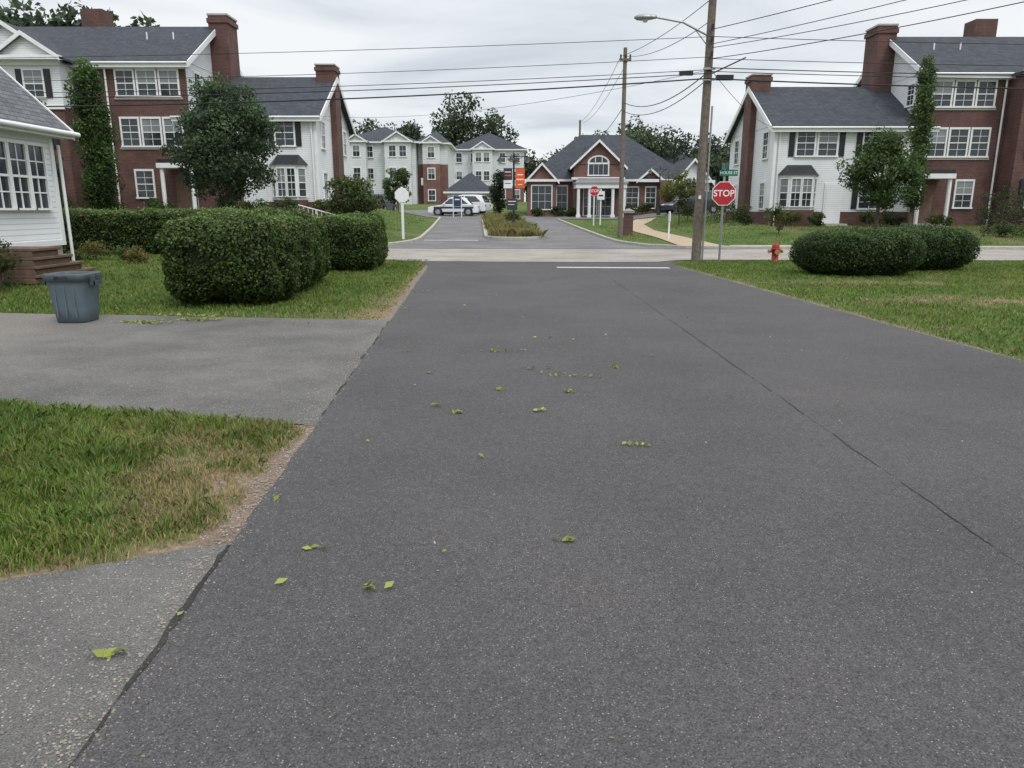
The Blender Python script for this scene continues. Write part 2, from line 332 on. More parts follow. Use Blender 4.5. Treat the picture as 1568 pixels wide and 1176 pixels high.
def hedge(name,cx,cy,rot,hx,hy,hz,z0,base,dens=1500,ls=.045,ex=6,lump=.05,tk=.22):
    root=bpy.data.objects.new(name,None); link(root); root.location=(cx,cy,z0); root.rotation_euler=(0,0,rot)
    area=8*(hx*hy*.5+hx*hz+hy*hz); n=int(area*dens)
    w=np.array([hy*hz,hx*hz,hx*hy*.9]); w/=w.sum()
    q=R.uniform(-1,1,(n,3)); f=R.choice(3,n,p=w); q[np.arange(n),f]=R.choice([-1,1],n)
    q=q/((np.abs(q)**ex).sum(1)**(1/ex))[:,None]
    nr=np.sign(q)*np.abs(q)**(ex-1)/np.array([hx,hy,hz]); nr/=np.linalg.norm(nr,axis=1)[:,None]
    P=q*np.array([hx,hy,hz]); ang=P[:,0]*1.0+P[:,1]*1.3
    l1=vnoise(ang+P[:,0],P[:,2]*1.2+P[:,1]*.7,1.6,2); l2=vnoise(ang*2,P[:,2]*2.3,2.9,4)
    lm=(l1-.5)*2*lump+(l2-.5)*lump*1.2
    dep=R.uniform(-.09,.04,n)
    P=P+nr*(lm+dep)[:,None]
    stray=R.rand(n)<.035; P[stray]+=nr[stray]*R.uniform(.02,.10,stray.sum())[:,None]
    tuck=1-tk*np.clip(-(P[:,2]/hz)-.35,0,1); P[:,0]*=tuck; P[:,1]*=tuck; P[:,2]+=hz
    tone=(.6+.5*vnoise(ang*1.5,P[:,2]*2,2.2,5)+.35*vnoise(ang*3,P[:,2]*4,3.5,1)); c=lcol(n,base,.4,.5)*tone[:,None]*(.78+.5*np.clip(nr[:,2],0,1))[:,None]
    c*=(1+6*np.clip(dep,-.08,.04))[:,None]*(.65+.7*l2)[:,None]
    c[stray]*=1.35
    dead=(vnoise(ang*1.3,P[:,2]*1.5,2.1,1)>.84)&(R.rand(n)<.35); c[dead]=np.array([.14,.09,.05])
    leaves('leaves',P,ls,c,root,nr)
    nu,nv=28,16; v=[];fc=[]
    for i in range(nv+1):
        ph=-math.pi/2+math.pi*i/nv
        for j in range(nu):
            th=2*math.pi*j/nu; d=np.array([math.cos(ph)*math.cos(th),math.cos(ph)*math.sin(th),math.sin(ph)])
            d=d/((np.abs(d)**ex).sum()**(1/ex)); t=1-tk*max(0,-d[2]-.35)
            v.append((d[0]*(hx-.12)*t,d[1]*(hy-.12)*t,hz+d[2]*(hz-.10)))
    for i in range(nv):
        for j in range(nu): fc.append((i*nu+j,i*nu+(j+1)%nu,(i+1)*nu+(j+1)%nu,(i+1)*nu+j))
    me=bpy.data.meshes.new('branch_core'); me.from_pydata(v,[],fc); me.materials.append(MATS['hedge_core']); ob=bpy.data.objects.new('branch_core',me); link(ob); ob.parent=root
    return root
def shrub(name,x,y,r,ht,base,ls=.07,K=16,M=110,ry=None):
    return blob_tree(name,x,y,h(x,y),r,h(x,y)+.02,h(x,y)+ht,base,K=K,M=M,ls=ls,trunk=.03,cr=r*.42,ry=ry)

# ------------------------------------------------------------------ ground
def axis(segs):
    out=[]
    for a,b,st in segs: out+=list(np.arange(a,b,st))
    out.append(segs[-1][1]); return np.array(out)
xs=axis([(-1500,-200,260),(-200,-60,10),(-60,-16,1),(-16,-6,.5),(-6,-.5,.07),(-.5,4,.5),(4,14,.12),(14,20,.5),(20,60,1),(60,200,10),(200,1500,260)])
ys=axis([(-300,-10,29),(-10,2,1),(2,6,.07),(6,24,.15),(24,70,.5),(70,140,2),(140,300,16),(300,1800,300)])
GX,GY=np.meshgrid(xs,ys); GZ=H(GX,GY); nx,ny=len(xs),len(ys)
V=np.stack([GX,GY,GZ],-1).reshape(-1,3)
ii,jj=np.meshgrid(np.arange(nx-1),np.arange(ny-1)); a=(jj*nx+ii).ravel()
F=np.stack([a,a+1,a+1+nx,a+nx],1)
me=bpy.data.meshes.new('ground'); me.from_pydata(V.tolist(),[],F.tolist()); at=me.attributes.new('dry','FLOAT','POINT')
at.data.foreach_set('value',dryf(V[:,0],V[:,1]).astype(np.float32)); me.materials.append(MATS['ground_mat'])
me.polygons.foreach_set('use_smooth',[True]*len(F)); link(bpy.data.objects.new('ground',me))

def resample(pts,n):
    pts=np.array(pts,float); d=np.r_[0,np.cumsum(np.linalg.norm(np.diff(pts,axis=0),axis=1))]
    t=np.linspace(0,d[-1],n); return np.stack([np.interp(t,d,pts[:,0]),np.interp(t,d,pts[:,1])],1)
def jitter(L,j,s): 
    return L+np.stack([(fbm(L[:,1],L[:,0],2.2,s)-.5)*j*2+(fbm(L[:,1],L[:,0],11,s+1)-.5)*j*.9,(fbm(L[:,0],L[:,1],2.5,1)-.5)*j+(fbm(L[:,0],L[:,1],12,2)-.5)*j*.6],1)
def strip(name,mat,L,Rr,nv,nu,dz,jit=0,jitR=0):
    L=resample(L,nv) if len(L)!=nv else np.array(L,float); Rr=resample(Rr,nv) if len(Rr)!=nv else np.array(Rr,float)
    if jit: L=jitter(L,jit,2)
    if jitR: Rr=jitter(Rr,jitR,3)
    t=np.linspace(0,1,nu)[None,:,None]; G=L[:,None,:]*(1-t)+Rr[:,None,:]*t
    Z=H(G[...,0],G[...,1])+dz; V=np.concatenate([G,Z[...,None]],-1).reshape(-1,3)
    ii,jj=np.meshgrid(np.arange(nu-1),np.arange(nv-1)); a=(jj*nu+ii).ravel(); F=np.stack([a,a+1,a+1+nu,a+nu],1)
    me=bpy.data.meshes.new(name); me.from_pydata(V.tolist(),[],F.tolist()); me.materials.append(MATS[mat]); return link(bpy.data.objects.new(name,me))
def yl(y0,y1,n,f,off=0): return [(f(y)+off,y) for y in np.linspace(y0,y1,n)]
strip('dirt_verge','gravel_dirt',yl(-6,22,700,XL,-.12),yl(-6,22,700,XL,.3),700,3,.004,jit=.13)
strip('dirt_verge','gravel_dirt',yl(-6,22,500,XR,-.3),yl(-6,22,500,XR,.05),500,3,.004,jitR=.07)
strip('driveway','asphalt_old',[(-16,12.56),(-8.06,11.56),(-1.45,10.75)],[(-16,9.0),(-4.33,6.03),(-1.3,5.30)],300,10,.008,jit=.08,jitR=.08)
strip('driveway','asphalt_old',[(-9,.3),(-2.26,2.97),(-1.2,3.42)],[(-9,-6),(-2.3,-6),(-1.0,-6)],300,6,.008,jit=.07)
Lp=yl(-6,20.3,60,XL)+[(-2.45,21.6),(-2.75,22.6),(-3.5,23.6),(-5.5,24.5)]
Rp=yl(-6,21.3,60,XR)+[(4.8,22.3),(5.0,23.2),(5.5,23.9),(8,24.2)]
strip('road','asphalt_new',Lp,Rp,1400,14,.012,jit=.022,jitR=.03)
for (y0,y1) in ((.3,3.3),(5.5,7.4),(7.9,10.6)):
    strip('road_edge_crack','asphalt_crackfill',yl(y0,y1,400,XL,-.012),yl(y0,y1,400,XL,.0),400,2,.0165,jit=.024,jitR=.026)
strip('road_seam','asphalt_seam',yl(1.5,21,900,lambda y:2.32),yl(1.5,21,900,lambda y:2.330),900,2,.0165,jit=.018,jitR=.016)
strip('cross_street','asphalt_street',[(-80,26),(-4.5,24.15),(-2.9,23.3),(0,23.0),(4.4,22.9),(5.3,23.9),(80,21.8)],[(-80,34.5),(80,27.5)],200,12,.02)
strip('sidewalk','concrete',[(-60,34.6),(-8.2,32.2)],[(-60,36.1),(-8.2,33.7)],80,4,.03)
strip('sidewalk','concrete',[(9.5,31.4),(60,29.3)],[(9.5,32.9),(60,30.8)],80,4,.03)
EL=[(-8.5,31.0),(-6.6,31.5),(-5.3,32.9),(-4.6,35),(-4.5,37),(-4.85,45),(-5.7,60),(-5.8,61)]
ER=[(9.5,30.1),(7.3,30.9),(5.8,32.2),(4.9,34.2),(4.6,37),(4.1,45),(3.5,57),(3.4,61)]
strip('entry_driveway','asphalt_lot',EL,ER,120,24,.03)
strip('parking_lot','asphalt_lot',[(-45,59.5),(-6,59.5),(24,58)],[(-45,80),(-6,80),(0,66),(24,63)],80,40,.035)
strip('stop_line','paint_white',[(1.25,20.95),(4.35,20.75)],[(1.25,20.6),(4.35,20.4)],120,3,.019,jit=.02,jitR=.02)
strip('stop_line','paint_white',[(-4.2,36.0),(-1.6,35.9)],[(-4.2,35.7),(-1.6,35.6)],10,3,.04)
strip('garden_path','tan_path',[(7.3,32.6),(7.3,38),(6.9,44),(7.5,51),(9.5,58)],[(9.2,32.4),(8.8,38),(8.3,44),(8.9,51),(11,57.5)],80,6,.035)
def stones(name,n,xf,y0,y1,sd,sz):
    y=y0+(y1-y0)*R.rand(n)**1.5; x=xf(y)+R.normal(size=n)*sd; s=sz*R.uniform(.4,1.5,n)
    C=np.stack([x,y,H(x,y)+.010],1); a0=R.uniform(0,6.28,n); top=C+np.stack([s*0,s*0,s*.8],1)+R.normal(size=(n,3))*s[:,None]*.15
    q=[C+np.stack([np.cos(a0+k*1.571)*s,np.sin(a0+k*1.571)*s*.8,0*s],1) for k in range(4)]
    V=np.stack([q[0],q[1],top,q[1],q[2],top,q[2],q[3],top,q[3],q[0],top],1).reshape(-1,3); npmesh(name,V,3,'stones')
stones('gravel',4500,lambda y:XL(y)-.05,1.2,20,.06,.006)
stones('gravel',1500,lambda y:XR(y)+.03,5,20,.06,.007)
stones('gravel',500,lambda y:-1.9-.06*y,1.2,11,.5,.006)
def kerb(name,pts,w=.16,ht=.14,n=90,mat='kerb'):
    P=resample(pts,n); T=np.gradient(P,axis=0); T/=np.linalg.norm(T,axis=1)[:,None]; Nn=np.stack([-T[:,1],T[:,0]],1)
    v=[];f=[]
    for p,nn in zip(P,Nn):
        z=h(*p)
        for o,zz in ((-w/2,-.05),(-w/2,ht-.02),(-w/2+.03,ht),(w/2-.02,ht),(w/2,ht-.02),(w/2,-.05)): v.append((p[0]+nn[0]*o,p[1]+nn[1]*o,z+zz))
    for i in range(n-1):
        for k in range(5): f.append((i*6+k,i*6+k+1,(i+1)*6+k+1,(i+1)*6+k))
    me=bpy.data.meshes.new(name); me.from_pydata(v,[],f); me.materials.append(MATS[mat]); return link(bpy.data.objects.new(name,me))
kerb('kerb',[(-60,33.7),(-8.7,31.15)]+EL[1:-1]); kerb('kerb',[(60,28.6),(9.7,30.4)]+ER[1:-1])
def cxI(y): return 2.3-.0565*y
isl=[(cxI(57)-1.3,57)]+[(cxI(57)-1.3*math.cos(a),57+1.2*math.sin(a)) for a in np.linspace(.2,math.pi-.2,10)]+[(cxI(57)+1.3,57),(cxI(37.6)+1.45,37.6)]+[(cxI(37.6)+1.45*math.cos(a),37.6-1.3*math.sin(a)) for a in np.linspace(.15,math.pi-.15,14)]+[(cxI(37.6)-1.45,37.6),(cxI(57)-1.3,57)]
kerb('kerb',isl,w=.2,ht=.16,n=220)
wI=lambda y: 1.35*math.sqrt(max(0,1-((37.6-y)/1.25)**2)) if y<37.6 else 1.35
strip('island_planting_bed','mulch',[(cxI(y)-wI(y),y) for y in np.linspace(36.4,57.8,60)],[(cxI(y)+wI(y),y) for y in np.linspace(36.4,57.8,60)],60,6,.12)

# ------------------------------------------------------------------ grass blades
def blades(name,X,Y,hmin,hmax,w,parent=None,zoff=0,green=None,clump=True):
    n=len(X); Z=H(X,Y)+zoff; d=dryf(X,Y)
    cl=(.55+.9*vnoise(X,Y,7,3)) if clump else 1
    tall_=R.uniform(hmin,hmax,n)*(1-.5*np.clip(d*1.4,0,1))*cl
    th=R.uniform(0,2*np.pi,n); lean=R.uniform(.1,.9,n)*tall_; la=R.uniform(0,2*np.pi,n)+0
    la=np.where(R.rand(n)<.5,vnoise(X,Y,4,2)*12.6,la)
    dx=np.cos(th)*w*.5; dy=np.sin(th)*w*.5; lx=np.cos(la)*lean; ly=np.sin(la)*lean
    P=np.stack([X,Y,Z],1); dd=np.stack([dx,dy,0*dx],1)
    mid=P+np.stack([lx*.35,ly*.35,tall_*.6],1); tip=P+np.stack([lx,ly,tall_*(1-.25*(lean/tall_))],1)
    V=np.stack([P-dd,P+dd,mid+dd*.7,tip,mid-dd*.7],1).reshape(-1,3)
    g=np.array(green if green else [.125,.205,.045]); k=R.uniform(.5,1.5,n)[:,None]
    c=g[None]*k*(1+np.array([.7,.15,0])[None]*(fbm(X,Y,.8,4)[:,None]-.3)); c=c*(.62+.8*fbm(X,Y,2.3,5))[:,None]
    pd=np.clip(d*1.25+R.normal(size=n)*.16-.12,0,1)[:,None]; straw=np.array([.38,.30,.15])*R.uniform(.55,1.2,n)[:,None]
    isd=(R.rand(n)[:,None]<pd); c=np.where(isd,straw,c)
    return npmesh(name,V,5,'grass_blade',c,parent)
def samp(n,x0,x1,y0,y1,cond):
    X=R.uniform(x0,x1,n); Y=R.uniform(y0,y1,n); k=cond(X,Y)&(R.rand(n)>np.clip(bare(X,Y)-.35,0,1)*1.9)&(R.rand(n)<.5+.9*vnoise(X,Y,5,4)); return X[k],Y[k]
lawn=bpy.data.objects.new('grass',None); link(lawn)
jl=lambda x,y:(fbm(y,x,2.2,2)-.5)*.2+(fbm(y,x,9,3)-.5)*.12
X,Y=samp(230000,-6.5,-1.2,1.2,6.6,lambda x,y:(x<XL(y)-.07+jl(x,y))&(y>3.90+.428*x+(fbm(x,y,3,1)-.5)*.22)&(y<5.0-.235*x+(fbm(x,y,3,3)-.5)*.2))
blades('near_blades',X,Y,.03,.095,.007,lawn)
X,Y=samp(110000,-15,-1.5,10.7,24,lambda x,y:(x<XL(y)-.08+jl(x,y))&(y>10.60-.127*x+(fbm(x,y,3,1)-.5)*.2)&(y<24.2-.03*x))
blades('lawn_blades',X,Y,.03,.085,.014,lawn)
X,Y=samp(140000,4.6,16.5,4.5,24,lambda x,y:(x>XR(y)+.05-jl(x,y))&(y<23.9-.03*x)&((x-4.7)>(y-22)*.7))
blades('lawn_blades',X,Y,.03,.075,.014,lawn)
X,Y=samp(40000,-20,30,31.3,58,lambda x,y:((x<-6.2)&(y>34.0))|((x>9.6)&(y>33.2))|((x>5.4)&(x<7.0)&(y>34.5)))
blades('far_blades',X,Y,.05,.12,.035,lawn)
# ------------------------------------------------------------------ fallen leaves
spr=[(-.12,8.30,16,.3),(.24,7.35,6,.1),(.61,7.02,14,.32),(1.08,7.42,5,.1),(-.11,6.44,4,.05),(.49,6.37,7,.06),(.24,5.74,6,.09),(-.41,5.68,7,.06),(.88,4.85,9,.08),(.276,3.35,7,.05),(-.616,2.88,6,.06),(-.95,3.26,4,.06),(-1.0,2.9,1,.02),(-1.5,2.39,6,.07),(-1.315,2.65,1,.02),(-.76,12.35,2,.06),(-1.31,3.87,2,.02),(-1.23,8.3,2,.06),(-.84,7.17,3,.07),(-.63,5.9,4,.07),(-5.3,10.5,130,.5),(-4.6,10.75,100,.55),(-5.0,11.2,60,.7),(-2.9,10.4,4,.3),(-1.6,12,6,.3),(-1.7,14.5,6,.5),(1.9,6.2,1,.02),(1.2,9.4,2,.2),(-.2,4.6,1,.02),(2.6,11,3,.5),(0.1,14,4,.8),(-.3,3.2,1,.02),(.5,9.1,3,.3),(1.5,8.0,2,.2),(-1.0,4.9,1,.02),(-.9,6.6,1,.02)]
P=[]
for x,y,n,s in spr:
    ang=R.uniform(-.4,.4)
    for i in range(n):
        r=R.normal()*s*.45; P.append((x+math.cos(ang)*r+R.normal()*.012,y+math.sin(ang)*r*.4+R.normal()*s*.1+R.normal()*.01,h(x,y)+.022+R.rand()*.012))
P=np.array(P); n=len(P)
leaves('fallen_leaves',P,.048,lcol(n,(.18,.25,.08),.5,.7),None,np.tile([0,0,1.6],(n,1)))
P=[(R.uniform(-1.5,6),R.uniform(1.5,20),.018) for i in range(300)]; P=[p for p in P if XL(p[1])+.1<p[0]<XR(p[1])-.1]; P=np.array(P); n=len(P)
leaves('leaf_litter',P,.017,lcol(n,(.30,.30,.19),.4,.3),None,np.tile([0,0,2.],(n,1)))

# ------------------------------------------------------------------ building helpers
def window(b,F,u0,u1,z0,z1,nc=2,nr=2,shut=False,dh=True,cw=.09,g=None,mw=.011):
    b.obox('window_frames','trim',F,u0-cw,u1+cw,0,.07,z1,z1+cw+.02); b.obox('window_frames','trim',F,u0-cw-.03,u1+cw+.03,0,.11,z0-cw,z0)
    b.obox('window_frames','trim',F,u0-cw,u0,0,.065,z0,z1); b.obox('window_frames','trim',F,u1,u1+cw,0,.065,z0,z1)
    zm=(z0+z1)/2 if dh else z1
    r=random.random(); 
    lo='glass'; up='glass_blind' if r<.45 else 'glass'
    if g: lo=up=g
    b.obox('panes_'+lo,lo,F,u0,u1,0,.012,z0,zm)
    if dh: b.obox('panes_'+up,up,F,u0,u1,0,.022,zm,z1); b.obox('window_frames','trim',F,u0,u1,0,.05,zm-.025,zm+.025)
    for i in range(1,nc):
        u=u0+(u1-u0)*i/nc; b.obox('muntins','trim',F,u-mw,u+mw,0,.035,z0,z1)
    rows=nr*2 if dh else nr
    for i in range(1,rows):
        if dh and i==nr: continue
        z=z0+(z1-z0)*i/rows; b.obox('muntins','trim',F,u0,u1,0,.033,z-mw,z+mw)
    if shut:
        w=(.36 if shut is True else shut)
        for a,c in ((u0-cw-w-.02,u0-cw-.02),(u1+cw+.02,u1+cw+w+.02)):
            b.obox('shutters','black_paint',F,a,c,0,.05,z0-.05,z1+.07)
            b.obox('shutters','black_paint',F,a+.05,c-.05,.05,.06,z0+.05,(z0+z1)/2-.05); b.obox('shutters','black_paint',F,a+.05,c-.05,.05,.06,(z0+z1)/2+.05,z1-.03)
def gable_x(b,x0,x1,y0,y1,ze,zr,oh=.35,wm='siding',endsL=True,endsR=True,t=.13,rm='shingle'):
    ym=(y0+y1)/2; sl=(zr-ze)/(ym-y0)
    zo=ze-oh*sl
    b.slab('roof',rm,[(x0-oh,y0-oh,zo+.1),(x1+oh,y0-oh,zo+.1),(x1+oh,ym,zr+.1),(x0-oh,ym,zr+.1)],t)
    b.slab('roof',rm,[(x0-oh,ym,zr+.1),(x1+oh,ym,zr+.1),(x1+oh,y1+oh,zo+.1),(x0-oh,y1+oh,zo+.1)],t)
    b.box('fascia','trim',x0-oh,x1+oh,y0-oh-.05,y0-oh,zo-.22,zo+.06)
    b.box('soffit','trim',x0-oh+.01,x1+oh-.01,y0-oh,y0+.02,zo-.2,zo-.17)
    b.cyl('gutter','trim',(x0-oh,y0-oh-.10,zo),(x1+oh,y0-oh-.10,zo),.06,n=8)
    for xe,on,sg in ((x0,endsL,-1),(x1,endsR,1)):
        b.add('gable_walls',wm,[(xe,y0,ze-.02),(xe,y1,ze-.02),(xe,ym,zr-.02)],[(0,1,2)])
        if on:
            xa,xb=sorted((xe+sg*(oh),xe+sg*(oh+.05)))
            b.slab('rake_trim','trim',[(xa,y0-oh,zo+.12),(xb,y0-oh,zo+.12),(xb,ym,zr+.12),(xa,ym,zr+.12)],.32)
            b.slab('rake_trim','trim',[(xa,ym,zr+.12),(xb,ym,zr+.12),(xb,y1+oh,zo+.12),(xa,y1+oh,zo+.12)],.32)
def gable_f(b,x0,x1,yf,yb,ze,za,oh=.25,wm='siding',rm='shingle',band=True,t=.12):
    xm=(x0+x1)/2; sl=(za-ze)/(xm-x0); zo=ze-oh*sl
    b.add('gable_walls',wm,[(x0,yf,ze),(x1,yf,ze),(xm,yf,za)],[(0,1,2)])
    for xa in (x0-oh,x1+oh):
        b.slab('roof',rm,[(xa,yf-oh,zo+.1),(xm,yf-oh,za+.1),(xm,yb,za+.1),(xa,yb,zo+.1)],t)
        b.slab('rake_trim','trim',[(xa,yf-oh-.05,zo+.12),(xm,yf-oh-.05,za+.12),(xm,yf-oh,za+.12),(xa,yf-oh,zo+.12)],.22)
    if band: b.box('cornice','trim',x0-oh,x1+oh,yf-oh-.03,yf,ze-.2,ze+.0)
def hip(b,x0,x1,y0,y1,ze,zr,oh=.4,rm='shingle',inset=None):
    x0-=oh;x1+=oh;y0-=oh;y1+=oh; d=(y1-y0)/2; ym=(y0+y1)/2
    i=min(inset if inset else d,(x1-x0)/2-.01)
    v=[(x0,y0,ze),(x1,y0,ze),(x1,y1,ze),(x0,y1,ze),(x0+i,ym,zr),(x1-i,ym,zr)]
    b.add('roof',rm,v,[(0,1,5,4),(1,2,5),(2,3,4,5),(3,0,4),(0,3,2,1)])
    b.box('fascia','trim',x0-.03,x1+.03,y0-.03,y1+.03,ze-.2,ze-.01)

def townhouse(x0,s,gz,wl,bayq,bay_white,name='brick_townhouse',front=43.0):
    b=B(name,(x0+s*wl,front,gz)); X=lambda p:x0+s*p
    yb=front+8.6; we=gz+5.45; wr=gz+7.95; me=gz+8.15; mr=gz+10.7
    Ff=(x0,front,s,0,0,-1)
    b.box('wing_walls','siding',X(0),X(wl),front,yb,gz-.5,we)
    b.box('wing_base','brick',X(-.04),X(wl),front-.05,yb+.05,gz-.5,gz+.75)
    b.box('corner_boards','trim',X(-.03),X(.13),front-.03,front+.12,gz+.75,we-.1)
    xa,xb=sorted((X(0),X(wl+.6))); 
    gable_x(b,xa,xb,front,yb,we,wr,endsL=(s>0),endsR=(s<0))
    Fe=(x0,front,0,1,-s,0)
    for u in (1.0,6.6):
        for z in (gz+.95,gz+3.75): window(b,Fe,u,u+.8,z,z+1.4,shut=False)
    for (a,c) in ((1.25,2.2),(2.45,3.45)) if s>0 else ((1.25,2.25),(3.3,4.3)):
        window(b,Ff,a,c,gz+3.8,gz+5.15,shut=(.3 if s<0 else False))
    if s>0:
        for a,c in ((.8,1.1),(3.6,3.9)): b.obox('shutters','black_paint',Ff,a,c,0,.05,gz+3.75,gz+5.2)
    window(b,Ff,4.95,5.9,gz+3.8,gz+5.15,shut=.3)
    a,c=(.45,2.5) if s>0 else (.7,2.6)
    Z0,Z1=gz+.75,gz+2.75
    yf=front-.6
    for zz0,zz1,mt,e in ((gz-.3,Z0+.1,'brick',.03),(Z0+.1,Z1,'trim',0)):
        v=[(X(a-e),front,zz0),(X(a+.4-e),yf-e,zz0),(X(c-.4+e),yf-e,zz0),(X(c+e),front,zz0)]; v2=[(q[0],q[1],zz1) for q in v]
        b.add('bay_window',mt,v+v2,[(0,1,5,4),(1,2,6,5),(2,3,7,6),(4,5,6,7)])
    e=.15; v=[(X(a-e),front,Z1),(X(a+.4-e),yf-e,Z1),(X(c-.4+e),yf-e,Z1),(X(c+e),front,Z1),(X(a+.35),front,Z1+.55),(X(c-.35),front,Z1+.55)]
    b.add('bay_roof','bay_metal',v,[(0,1,4),(1,2,5,4),(2,3,5),(0,1,2,3)])
    Fb=(x0,yf,s,0,0,-1); n=2; ww=(c-a-.8)/n
    for i in range(n): window(b,Fb,a+.4+ww*i+.07,a+.4+ww*(i+1)-.07,Z0+.3,Z1-.22,nc=2,nr=2,cw=.05)
    L=math.hypot(.4,.6)
    for (px,sx) in ((a,1),(c,-1)):
        ux=s*sx*.4/L; uy=-.6/L; nx_=-s*sx*.6/L; ny_=-.4/L
        window(b,(X(px),front,ux,uy,nx_,ny_),.12,L-.12,Z0+.3,Z1-.22,nc=1,nr=2,cw=.05)
    b.obox('door','trim',Ff,3.0,4.0,0,.06,gz+.1,gz+2.3); b.obox('door','siding',Ff,3.08,3.92,.06,.08,gz+.1,gz+2.2)
    b.box('door_step','concrete',X(2.9),X(4.1),front-.9,front-.05,gz-.3,gz+.1)
    if s<0: b.box('wing_brick','brick',X(4.3),X(wl),front-.06,front,gz-.3,gz+2.8)
    else: window(b,Ff,5.0,6.2,gz+.95,gz+2.3,shut=.3)
    xa,xb=X(-.35),X(.75)
    b.box('chimney','brick',xa,X(.05),front+3.6,front+5.0,gz-.5,we+1.2)
    b.box('chimney','brick',xa,xb,front+3.65,front+4.95,we+1.2,gz+8.6); b.box('chimney','brick',X(-.42),X(.82),front+3.58,front+5.02,gz+8.3,gz+8.5)
    b.box('chimney_cap','concrete',X(-.4),X(.8),front+3.6,front+5.0,gz+8.6,gz+8.68)
    W=X(wl); fm=front-.35
    Fm=(W,fm,s,0,0,-1); ML=16
    b.box('main_walls','siding',W,X(wl+ML),fm+.2,yb,gz-.5,me)
    b.box('main_brick_front','brick',X(wl+.0),X(wl+ML),fm,fm+.2,gz-.5,me-.25)
    b.box('cornice','trim',X(wl-.02),X(wl+ML),fm-.08,fm,me-.45,me-.2)
    xa,xb=sorted((W,X(wl+ML))); gable_x(b,xa,xb,fm,yb,me,mr,endsL=(s>0),endsR=(s<0))
    for z0,z1 in ((gz+6.35,gz+7.6),(gz+3.75,gz+5.15)):
        for a,c in ((.4,1.35),(1.6,2.55),(2.8,3.7)): window(b,Fm,a,c,z0,z1,nc=2,nr=2)
        b.obox('sill_course','concrete',Fm,.2,3.9,0,.06,z0-.2,z0-.1)
    window(b,Fm,2.3,3.2,gz+1.0,gz+2.4)
    window(b,(W,fm,0,1,-s,0),1.2,1.9,gz+6.6,gz+7.7)
    b.box('porch_roof','bay_metal',X(wl-.6),X(wl+1.3),fm-1.5,fm,gz+2.75,gz+2.95); b.box('porch_roof','trim',X(wl-.65),X(wl+1.35),fm-1.55,fm,gz+2.5,gz+2.75)
    for q in (-.45,1.15): b.cyl('porch_column','trim',(X(wl+q),fm-1.35,gz),(X(wl+q),fm-1.35,gz+2.5),.11)
    b.box('entry_door','stone_brown',X(wl+.15),X(wl+1.05),fm-.04,fm,gz+.1,gz+2.2); b.box('porch_slab','concrete',X(wl-.6),X(wl+1.3),fm-1.5,fm,gz-.4,gz+.1)
    b.cyl('downspout','trim',(X(wl+4.25),fm-.1,gz),(X(wl+4.25),fm-.1,me-.4),.055,n=8)
    b.cyl('downspout','trim',(X(.25),front-.1,gz),(X(.25),front-.1,we-.3),.045,n=8)
    b.box('chimney','brick',X(wl-1.1),X(wl-.0),fm+4.0,fm+5.6,gz-.5,gz+11.3); b.box('chimney','brick',X(wl-1.18),X(wl+.06),fm+3.93,fm+5.67,gz+10.9,gz+11.15)
    b.box('chimney_cap','concrete',X(wl-1.15),X(wl+.03),fm+3.96,fm+5.64,gz+11.3,gz+11.4)
    q0=wl+bayq; q1=wl+bayq+5.2; by=fm-1.3
    zt=gz+5.6
    b.box('bay_block','brick',X(q0),X(q1),by,fm+.5,gz-.5,zt if bay_white else me-.3)
    if bay_white: b.box('bay_block_upper','siding',X(q0-.03),X(q1+.03),by-.03,fm+.5,zt,me-.3)
    b.box('cornice','trim',X(q0-.1),X(q1+.1),by-.15,by,me-.5,me-.15)
    if bay_white: b.box('band','trim',X(q0-.06),X(q1+.06),by-.1,by,zt-.12,zt+.08)
    xa,xb=sorted((X(q0),X(q1))); 
    gable_f(b,xa,xb,by-.03,fm+3.6,me-.15,me+1.55)
    if bay_white:
        gx0,gx1=sorted((X(q0-.2),X(q0+3.0))); gable_f(b,gx0,gx1,by-.35,fm+2.4,me-.1,me+.95)
    Fq=(X(q0),by-.03,s,0,0,-1)
    for z0,z1 in ((gz+6.1,gz+7.4),(gz+3.6,gz+5.0),(gz+1.0,gz+2.4)):
        for a in (.9,3.3): window(b,Fq,a,a+.95,z0,z1,shut=.32)
    dx=X(q1+1.2); xa,xb=sorted((dx,X(q1+2.6))); b.box('dormer','siding',xa,xb,fm+.9,fm+3.5,me,me+1.6); gable_f(b,xa,xb,fm+.9,fm+4,me+1.6,me+2.3,oh=.15)
    window(b,(dx,fm+.9,s,0,0,-1),.4,1.0,me+.6,me+1.4)
    b.box('chimney','brick',X(q0+.6),X(q0+1.9),fm+5.0,fm+6.2,mr-2,mr+1.2)
    for q in (1.5,3.0): b.cyl('roof_vent','trim',(X(wl+q),fm+2.6,mr-2.0),(X(wl+q),fm+2.6,mr-.6),.04,n=8)
    b.finish()
townhouse(-10.85,-1,1.25,6.85,6.0,True)
townhouse(14.6,1,.70,7.9,4.5,False)

